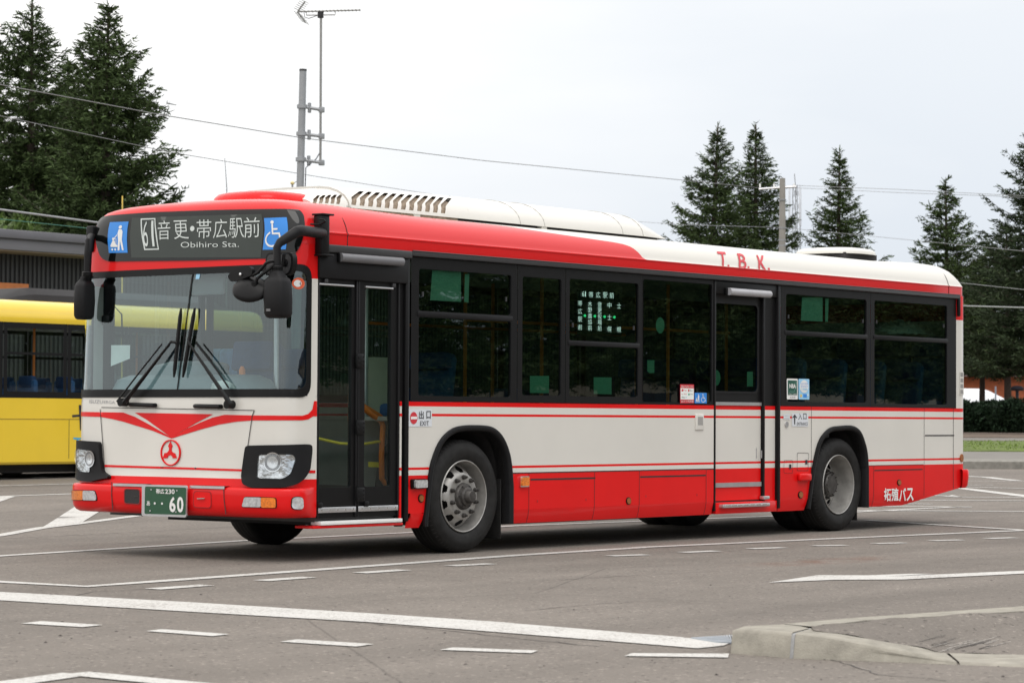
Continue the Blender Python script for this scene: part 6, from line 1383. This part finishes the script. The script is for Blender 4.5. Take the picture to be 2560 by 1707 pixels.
cw.box((bx0, BY+.95, bz), (bx1, BY+9, zr_b), CLAD); attach(cw.build('wall', angle=20), bld)
fs_ = MB(); fs_.box((bx0-.6, BY-.05, zr_m), (bx1+.6, BY+9.6, zr_t), FASC, .02); fs_.box((bx0-.5, BY+.05, zr_b), (bx1+.5, BY+9.5, zr_m-.002), mat('lower_roof_fascia', (.175, .175, .19), .5, noise=.05, nscale=2), .01); fs_.box((bx0-.4, BY+.1, zr_b-.03), (bx1+.4, BY+1, zr_b-.004), mat('tan_soffit', (.28, .22, .14), .7, noise=.05)); attach(fs_.build('roof'), bld)
ob = MB(); a = on(1, BY+.85, 0, 714); ob.box((a[0]-2, BY+.7, a[2]-.1), (a[0]+.7, BY+.84, a[2]+.06), mat('orange_band', (.6, .2, .06), .6, noise=.1)); attach(ob.build('sign_band'), bld)
part_k = MB(); part_k.box((bx0-3, BY-4.5, bz-.1), (bx1, BY+.9, bz+.14), FK, .02); tag(part_k.build('pavement'), kind='structure')
# steel pole with a television aerial
POLE = mat('galvanised_pole', (.33, .345, .36), .5, metal=.3, noise=.08, nscale=3)
pd = 58.0; pb = base_at(738, pd); tpp = lambda u, v: np.array(D(u, v, pd))
pole = thing('steel_pole', pb, 'thick grey steel pole with three clamp brackets rising behind the roof unit', 'pole')
q = MB(); pt_top = tpp(757.5, 178); pt_bot = np.array((pb[0], pb[1], pb[2])); t0 = tpp(750, 487); bot = pt_top+(t0-pt_top)*((pt_top[2]-pb[2])/(pt_top[2]-t0[2]))
q.tube([tuple(bot), tuple(pt_top)], [.090, .078], POLE, 20); attach(q.build('shaft'), pole)
q = MB(); q.tube([tuple(pt_top), tuple(pt_top+np.array((0, 0, .04)))], [.084, .082], RAIL, 20); attach(q.build('cap'), pole)
for va, vb in ((267, 275), (335, 341), (399, 407)):
    c = pt_top+(t0-pt_top)*((va-178)/(487-178)); e = tpp(804, vb); q = MB(); q.tube([tuple(c+np.array((0, 0, -.04))), tuple(c+np.array((0, 0, .04)))], .115, POLE, 20); q.tube([tuple(c), tuple(e)], .035, POLE, 8)
    m_ = c*.62+e*.38; q.box(tuple(m_-np.array((.03, .03, .11))), tuple(m_+np.array((.03, .03, .11))), POLE, .01); q.box(tuple(e-np.array((.05, .05, .06))), tuple(e+np.array((.05, .05, .06))), POLE, .01); attach(q.build('bracket'), pole)
q = MB(); q.tube([tuple(t0+np.array((.05, -.09, -.3))), tuple(tpp(752, 420)+np.array((.03, -.12, 0))), tuple(tpp(790, 398)), tuple(tpp(801, 380))], .012, INK, 5); attach(q.build('cable'), pole)
AERM = mat('aerial_metal', (.30, .30, .29), .45, metal=.4, noise=.1)
an = thing('television_aerial', tuple(tpp(804, 410)), 'thin television aerial on a slim mast clamped to the steel pole', 'aerial')
q = MB(); q.tube([tuple(tpp(801, 410)), tuple(tpp(802.5, 34))], .027, AERM, 8); attach(q.build('mast'), an)
q = MB(); b0, b1 = tpp(744, 30), tpp(901, 26); q.tube([tuple(b0), tuple(b1)], .016, AERM, 6)
for k in range(17):
    c = b0+(b1-b0)*(.06+.93*k/16); h_ = FWD*.13; q.tube([tuple(c-h_), tuple(c+h_)], .012, AERM, 5)
q.tube([tuple(tpp(766, 31)), tuple(tpp(766, 39)), tuple(tpp(838, 38)), tuple(tpp(838, 30))], .012, AERM, 5); q.box(tuple(tpp(801.5, 38)-np.array((.05, .05, .07))), tuple(tpp(801.5, 38)+np.array((.05, .05, .07))), RAIL, .01)
q.tube([tuple(tpp(760, 32)), tuple(tpp(762, 44)), tuple(tpp(772, 47)), tuple(tpp(798, 38))], .008, INK, 5); attach(q.build('boom'), an)
q = MB()
for e_ in ((763, 4), (764, 57)):
    e1 = tpp(*e_); q.tube([tuple(b0), tuple(e1)], .018, AERM, 6)
    for k in range(6): c = b0+(e1-b0)*(k+1)/6; q.tube([tuple(c-RGT*.09-FWD*.2+UPV*.02), tuple(c+RGT*.06+FWD*.2-UPV*.02)], .007, AERM, 4)
attach(q.build('reflector'), an)
# slim posts above the roof line
q = MB(); p = base_at(731, 56); tq = D(731, 458, 56); q.tube([p, tuple(tq)], .02, POLE, 8); q.lathe([(0, -.045), (.04, -.02), (.045, 0), (.04, .02), (0, .045)], tuple(tq), mat('cream_ball', (.75, .62, .30), .5, noise=.1), 2, 14); q.tube([tuple(D(731, 462, 56)), tuple(D(742, 453, 56))], .008, POLE, 5); tag(q.build('ball_post'), 'thin post with a small cream ball beside the steel pole', 'post')
q = MB(); p = base_at(306, 52); q.tube([p, tuple(D(306, 490, 52))], .014, mat('yellow_marker', (.75, .55, .12), .5, noise=.1), 8); q.lathe([(.0, 0), (.03, 0), (.03, .02), (0, .02)], p, POLE, 2, 10); tag(q.build('marker_pole'), 'thin yellow snow marker pole showing above the front roof edge', 'pole')
q = MB(); p = base_at(566, 60); q.tube([p, tuple(D(567, 470, 60)), tuple(D(562, 396, 60))], [.02, .012, .006], POLE, 6); q.lathe([(.0, 0), (.05, 0), (.05, .03), (0, .03)], p, POLE, 2, 10); tag(q.build('whip_aerial'), 'hair-thin whip aerial above the red roof hatch', 'aerial')
# concrete utility pole and cell mast on the right
ud = 84.0; ub_ = base_at(1955, ud); up = thing('utility_pole', ub_, 'tapered concrete utility pole with one crossarm in front of the spruces', 'utility pole')
q = MB(); tu = D(1956, 446, ud); q.tube([ub_, tuple(tu)], [.16, .092], mat('pole_concrete', (.30, .285, .26), .85, noise=.1, nscale=3), 16); attach(q.build('shaft'), up)
q = MB(); q.tube([tuple(D(1897, 473, ud)), tuple(D(1990, 467, ud))], .035, ALU, 8); attach(q.build('crossarm'), up)
for v in (500, 570, 600, 614):
    c = D(1955.5, v, ud); q = MB(); q.tube([tuple(c-UPV*.02), tuple(c+UPV*.02)], .13, POLE, 14); attach(q.build('band'), up)
for u in (1900, 1935, 1985):
    c = np.array(D(u, 470, ud)); q = MB(); q.lathe([(0, .0), (.035, .02), (.025, .05), (.035, .09), (.02, .13), (0, .14)], tuple(c), WSIGN, 2, 10); attach(q.build('insulator'), up)
cdp = 260.0; cb = base_at(1990, cdp); cm_ = thing('cell_mast', cb, 'distant lattice cell mast to the right of the utility pole', 'mast')
q = MB(); hw_ = .42; zt_m = D(1990, 462, cdp)[2]
for sx_, sy_ in ((-1, -1), (1, -1), (1, 1), (-1, 1)): q.tube([(cb[0]+sx_*hw_, cb[1]+sy_*hw_, cb[2]), (cb[0]+sx_*hw_*.6, cb[1]+sy_*hw_*.6, zt_m)], .045, POLE, 5)
nl = 18
for k in range(nl):
    z0_, z1_ = cb[2]+(zt_m-cb[2])*k/nl, cb[2]+(zt_m-cb[2])*(k+1)/nl; w0 = hw_*(1-.4*k/nl)
    for (ax, ay), (bx__, by__) in (((-1, -1), (1, -1)), ((1, -1), (1, 1)), ((1, 1), (-1, 1)), ((-1, 1), (-1, -1))): q.tube([(cb[0]+ax*w0, cb[1]+ay*w0, z0_), (cb[0]+bx__*w0, cb[1]+by__*w0, z1_)], .025, POLE, 4)
attach(q.build('lattice'), cm_)
for ang in (0, 2.6, 4.2):
    q = MB(); q.box((cb[0]+.75*math.cos(ang)-.08, cb[1]+.75*math.sin(ang)-.08, zt_m-4.0), (cb[0]+.75*math.cos(ang)+.08, cb[1]+.75*math.sin(ang)+.08, zt_m-.2), mat('pale_antenna', (.66, .70, .75), .5, noise=.05), .03); attach(q.build('antenna'), cm_)
q = MB(); q.tube([(cb[0], cb[1], zt_m-1), tuple(np.array(D(1986, 435, cdp)))], .04, POLE, 5); attach(q.build('lightning_rod'), cm_)
# overhead wires
WIRE = mat('wire_sheath', (.20, .20, .205), .6, noise=.1); WIREP = mat('pale_wire', (.32, .33, .34), .5, noise=.1)
def wire(pts, r, label, m=WIRE, group='overhead wires'):
    P = [np.array(D(u, v, d)) for u, v, d in pts]
    out = []
    for i in range(len(P)-1):
        for k in range(10): out.append(tuple(P[i]+(P[i+1]-P[i])*k/10))
    out.append(tuple(P[-1])); q = MB(); q.tube(out, r*.78, m, 5); return tag(q.build('overhead_wire'), label, 'wire', group)
wire([(-300, 168, 40), (0, 212, 44), (400, 287, 50), (760, 346, 58), (1200, 401, 68), (1700, 450, 79), (1897, 470, 84)], .012, 'long overhead wire running from the upper left to the utility pole crossarm')
wire([(-300, 242, 44), (0, 290, 46), (420, 380, 54), (800, 443, 62), (1080, 486, 70)], .009, 'thin overhead wire crossing the left spruces and ending behind the roof unit')
wire([(-300, 502, 40), (0, 524, 40), (240, 556, 42), (420, 580, 44)], .022, 'thick grey cable sagging over the dark building roof', WIREP)
wire([(-300, 528, 44), (0, 548, 44), (240, 573, 46), (400, 590, 48)], .010, 'thin greenish cable just under the thick grey cable', mat('green_wire', (.04, .16, .12), .6, noise=.1))
wire([(1990, 464, 84), (2250, 474, 78), (2480, 486, 72), (2800, 500, 68)], .010, 'upper of the two pale wires leaving the utility pole to the right', WIREP)
wire([(1990, 470, 84), (2250, 482, 78), (2480, 490, 72), (2800, 508, 68)], .009, 'lower of the two pale wires leaving the utility pole to the right', WIREP)
wire([(1500, 548, 88), (1710, 562, 86), (1955, 569, 84), (2150, 588, 80), (2420, 614, 76), (2800, 652, 70)], .009, 'wire tied low on the utility pole across the right spruces', WIREP)
wire([(2000, 664, 86), (2200, 686, 80), (2420, 709, 74), (2560, 724, 70), (2800, 748, 66)], .010, 'thin wire crossing the dark spruces above the rear corner of the bus', WIREP)
wire([(2200, 752, 76), (2420, 765, 72), (2560, 769, 70), (2800, 776, 66)], .026, 'thick pale cable crossing the dark spruces right of the bus', WIREP)
# greenhouse, brick house and post lamp at the far right
ghb = base_at(2460, 108); gz_ = ghb[2]+.2; gt_ = thing('tunnel_greenhouse', (ghb[0], ghb[1], gz_), 'white plastic tunnel greenhouse behind the dark shrubs', 'greenhouse')
FILM = mat('white_greenhouse_film', (.72, .74, .76), .5, noise=.08, nscale=2); e_r = np.array(D(2532, 1000, 108))[:2]; e_l = np.array(D(2380, 1000, 112))[:2]
ax_ = np.array((RH[0], RH[1])); zt_g = D(2490, 968, 108)[2]-gz_; q = MB(); rows = []
L0 = e_l-ax_*3.0; wd_g = 1.35; dvec = np.array((-.25, .97)); dirg = e_r-e_l; dirg = dirg/np.linalg.norm(dirg)
for k in range(9):
    c = L0+(e_r-L0)*min(1, k/7.6) if k < 8 else e_r
    sc_ = 1.0 if k < 6 else (.96 if k == 6 else (.72 if k == 7 else .30)); nrm = np.array((-dirg[1], dirg[0])); c = L0+(e_r-L0)*(k/8)
    rows.append([(c[0]+nrm[0]*wd_g*math.cos(t), c[1]+nrm[1]*wd_g*math.cos(t), gz_+zt_g*sc_*max(0, math.sin(t))**.8*(1+.02*math.sin(k*2.2))) for t in np.linspace(PI, 0, 17)])
strip(q, rows, FILM); attach(q.build('cover', angle=60), gt_)
q = MB(); p = D(2489, 975, 106.4); q.tube([(p[0], p[1], gz_), (p[0], p[1], p[2]+.15)], .035, mat('blue_grey_post', (.30, .35, .42), .5, noise=.1), 8); attach(q.build('post'), gt_)
hb = base_at(2500, 122); hz0 = hb[2]; hs = thing('brick_house', (hb[0], hb[1], hz0), 'orange-red brick house half hidden behind the spruces', 'house')
BR = mat('orange_brick', (.36, .105, .045), .85, noise=.25, nscale=5); Rr = Matrix.Rotation(math.atan2(RH[1], RH[0]), 4, 'Z')
hp_ = lambda x, y, z: (hb[0]+RH[0]*x+FH[0]*y, hb[1]+RH[1]*x+FH[1]*y, hz0+z)
def hbox(mb, lo, hi, m): mb.add([hp_(x, y, z) for x in (lo[0], hi[0]) for y in (lo[1], hi[1]) for z in (lo[2], hi[2])], [[0, 1, 3, 2], [4, 6, 7, 5], [0, 4, 5, 1], [2, 3, 7, 6], [0, 2, 6, 4], [1, 5, 7, 3]], m)
q = MB(); hbox(q, (-6, 0, 0), (4.5, 6, 2.5), BR); attach(q.build('wall'), hs)
q = MB(); q.add([hp_(*p) for p in ((-6.5, -.6, 2.4), (5, -.6, 2.4), (5, 3, 4.0), (-6.5, 3, 4.0), (-6.5, 6.6, 2.4), (5, 6.6, 2.4))], [[0, 1, 2, 3], [3, 2, 5, 4], [0, 3, 4], [1, 5, 2]], mat('brown_roof', (.10, .06, .05), .7, noise=.15)); attach(q.build('roof'), hs)
for x in (-2.9, 1.4):
    q = MB(); hbox(q, (x, -.06, 1.2), (x+1.1, -.01, 2.1), WSIGN); wo = q.build('window'); attach(wo, hs); q = MB(); hbox(q, (x+.1, -.09, 1.28), (x+1.0, -.065, 2.02), GLOSSB); attach(q.build('pane'), wo)
q = MB(); p = base_at(2543, 96); p = (p[0], p[1], p[2]+.2); tt = D(2543, 972, 96); q.tube([p, tuple(tt)], .06, INK, 8); q.lathe([(.0, .12), (.16, .10), (.26, .02), (.22, -.06), (.0, -.08)], tuple(tt), INK, 2, 16); tag(q.build('bollard_lamp'), 'black mushroom-headed garden lamp in front of the brick house', 'lamp')
# trees standing on the camera's side of the yard: the windows of the bus mirror them
rt_ = spruce('first spruce of the row behind the photographer, mirrored in the bus windows', (24.0, -34.0, 0), 13.0, 4.2, 40, group='trees mirrored in the windows', pw=.5, dens=1.0, fine=.7, gap=.46, m=mat('brightened_spruce_needles', (.10, .15, .045), .75, island=.55, noise=.4, nscale=.5), z0=2.6, thin=.12)  # needle colour brightened, standing in for light on the mirrored side
for x, y, rz, s_, lab in ((31, -35, 0.0, 1.00, 'second spruce of the row behind the photographer, mirrored in the bus windows'), (39, -37, 1.7, 1.20, 'third spruce of the row behind the photographer, mirrored in the bus windows'), (47, -39, 3.4, 1.14, 'fourth spruce of the row behind the photographer, mirrored in the bus windows'), (55, -40.5, 5.1, 1.08, 'fifth spruce of the row behind the photographer, mirrored in the bus windows'), (63, -43, 0.6, 1.28, 'sixth spruce of the row behind the photographer, mirrored in the bus windows'), (71, -45, 2.3, 1.23, 'seventh spruce of the row behind the photographer, mirrored in the bus windows'), (79, -47, 4.0, 1.17, 'eighth spruce of the row behind the photographer, mirrored in the bus windows'), (87, -50, 5.7, 1.37, 'ninth spruce of the row behind the photographer, mirrored in the bus windows'), (95, -52, 1.2, 1.31, 'tenth spruce of the row behind the photographer, mirrored in the bus windows'), (104, -54, 2.9, 1.25, 'eleventh spruce of the row behind the photographer, mirrored in the bus windows'), (113, -57, 4.6, 1.20, 'twelfth spruce of the row behind the photographer, mirrored in the bus windows'), (123, -60, 0.1, 1.40, 'thirteenth spruce of the row behind the photographer, mirrored in the bus windows'), (19, -33, 1.8, 1.34, 'fourteenth spruce of the row behind the photographer, mirrored in the bus windows')):
    c = copy_tree(rt_); c.location = (x, y, 0); c.rotation_euler = (0, 0, rz); c.scale = (s_*1.15, s_*1.15, s_); c['label'] = lab

mbd = thing('depot_building', (90, -86, 0), 'long beige depot building behind the photographer, mirrored low in the bus windows', 'building')
q = MB(); q.box((10, -92, 0), (190, -80, 4.6), mat('beige_depot_wall', (.55, .48, .38), .8, noise=.1, nscale=.5)); attach(q.build('wall'), mbd)
q = MB(); q.box((9, -93, 4.6), (191, -79.2, 5.0), FASC, .02); attach(q.build('roof'), mbd)
for k in range(14):
    q = MB(); q.box((16+12.5*k, -80.1, 1.2), (20+12.5*k, -79.9, 2.8), GLOSSB); attach(q.build('window'), mbd)
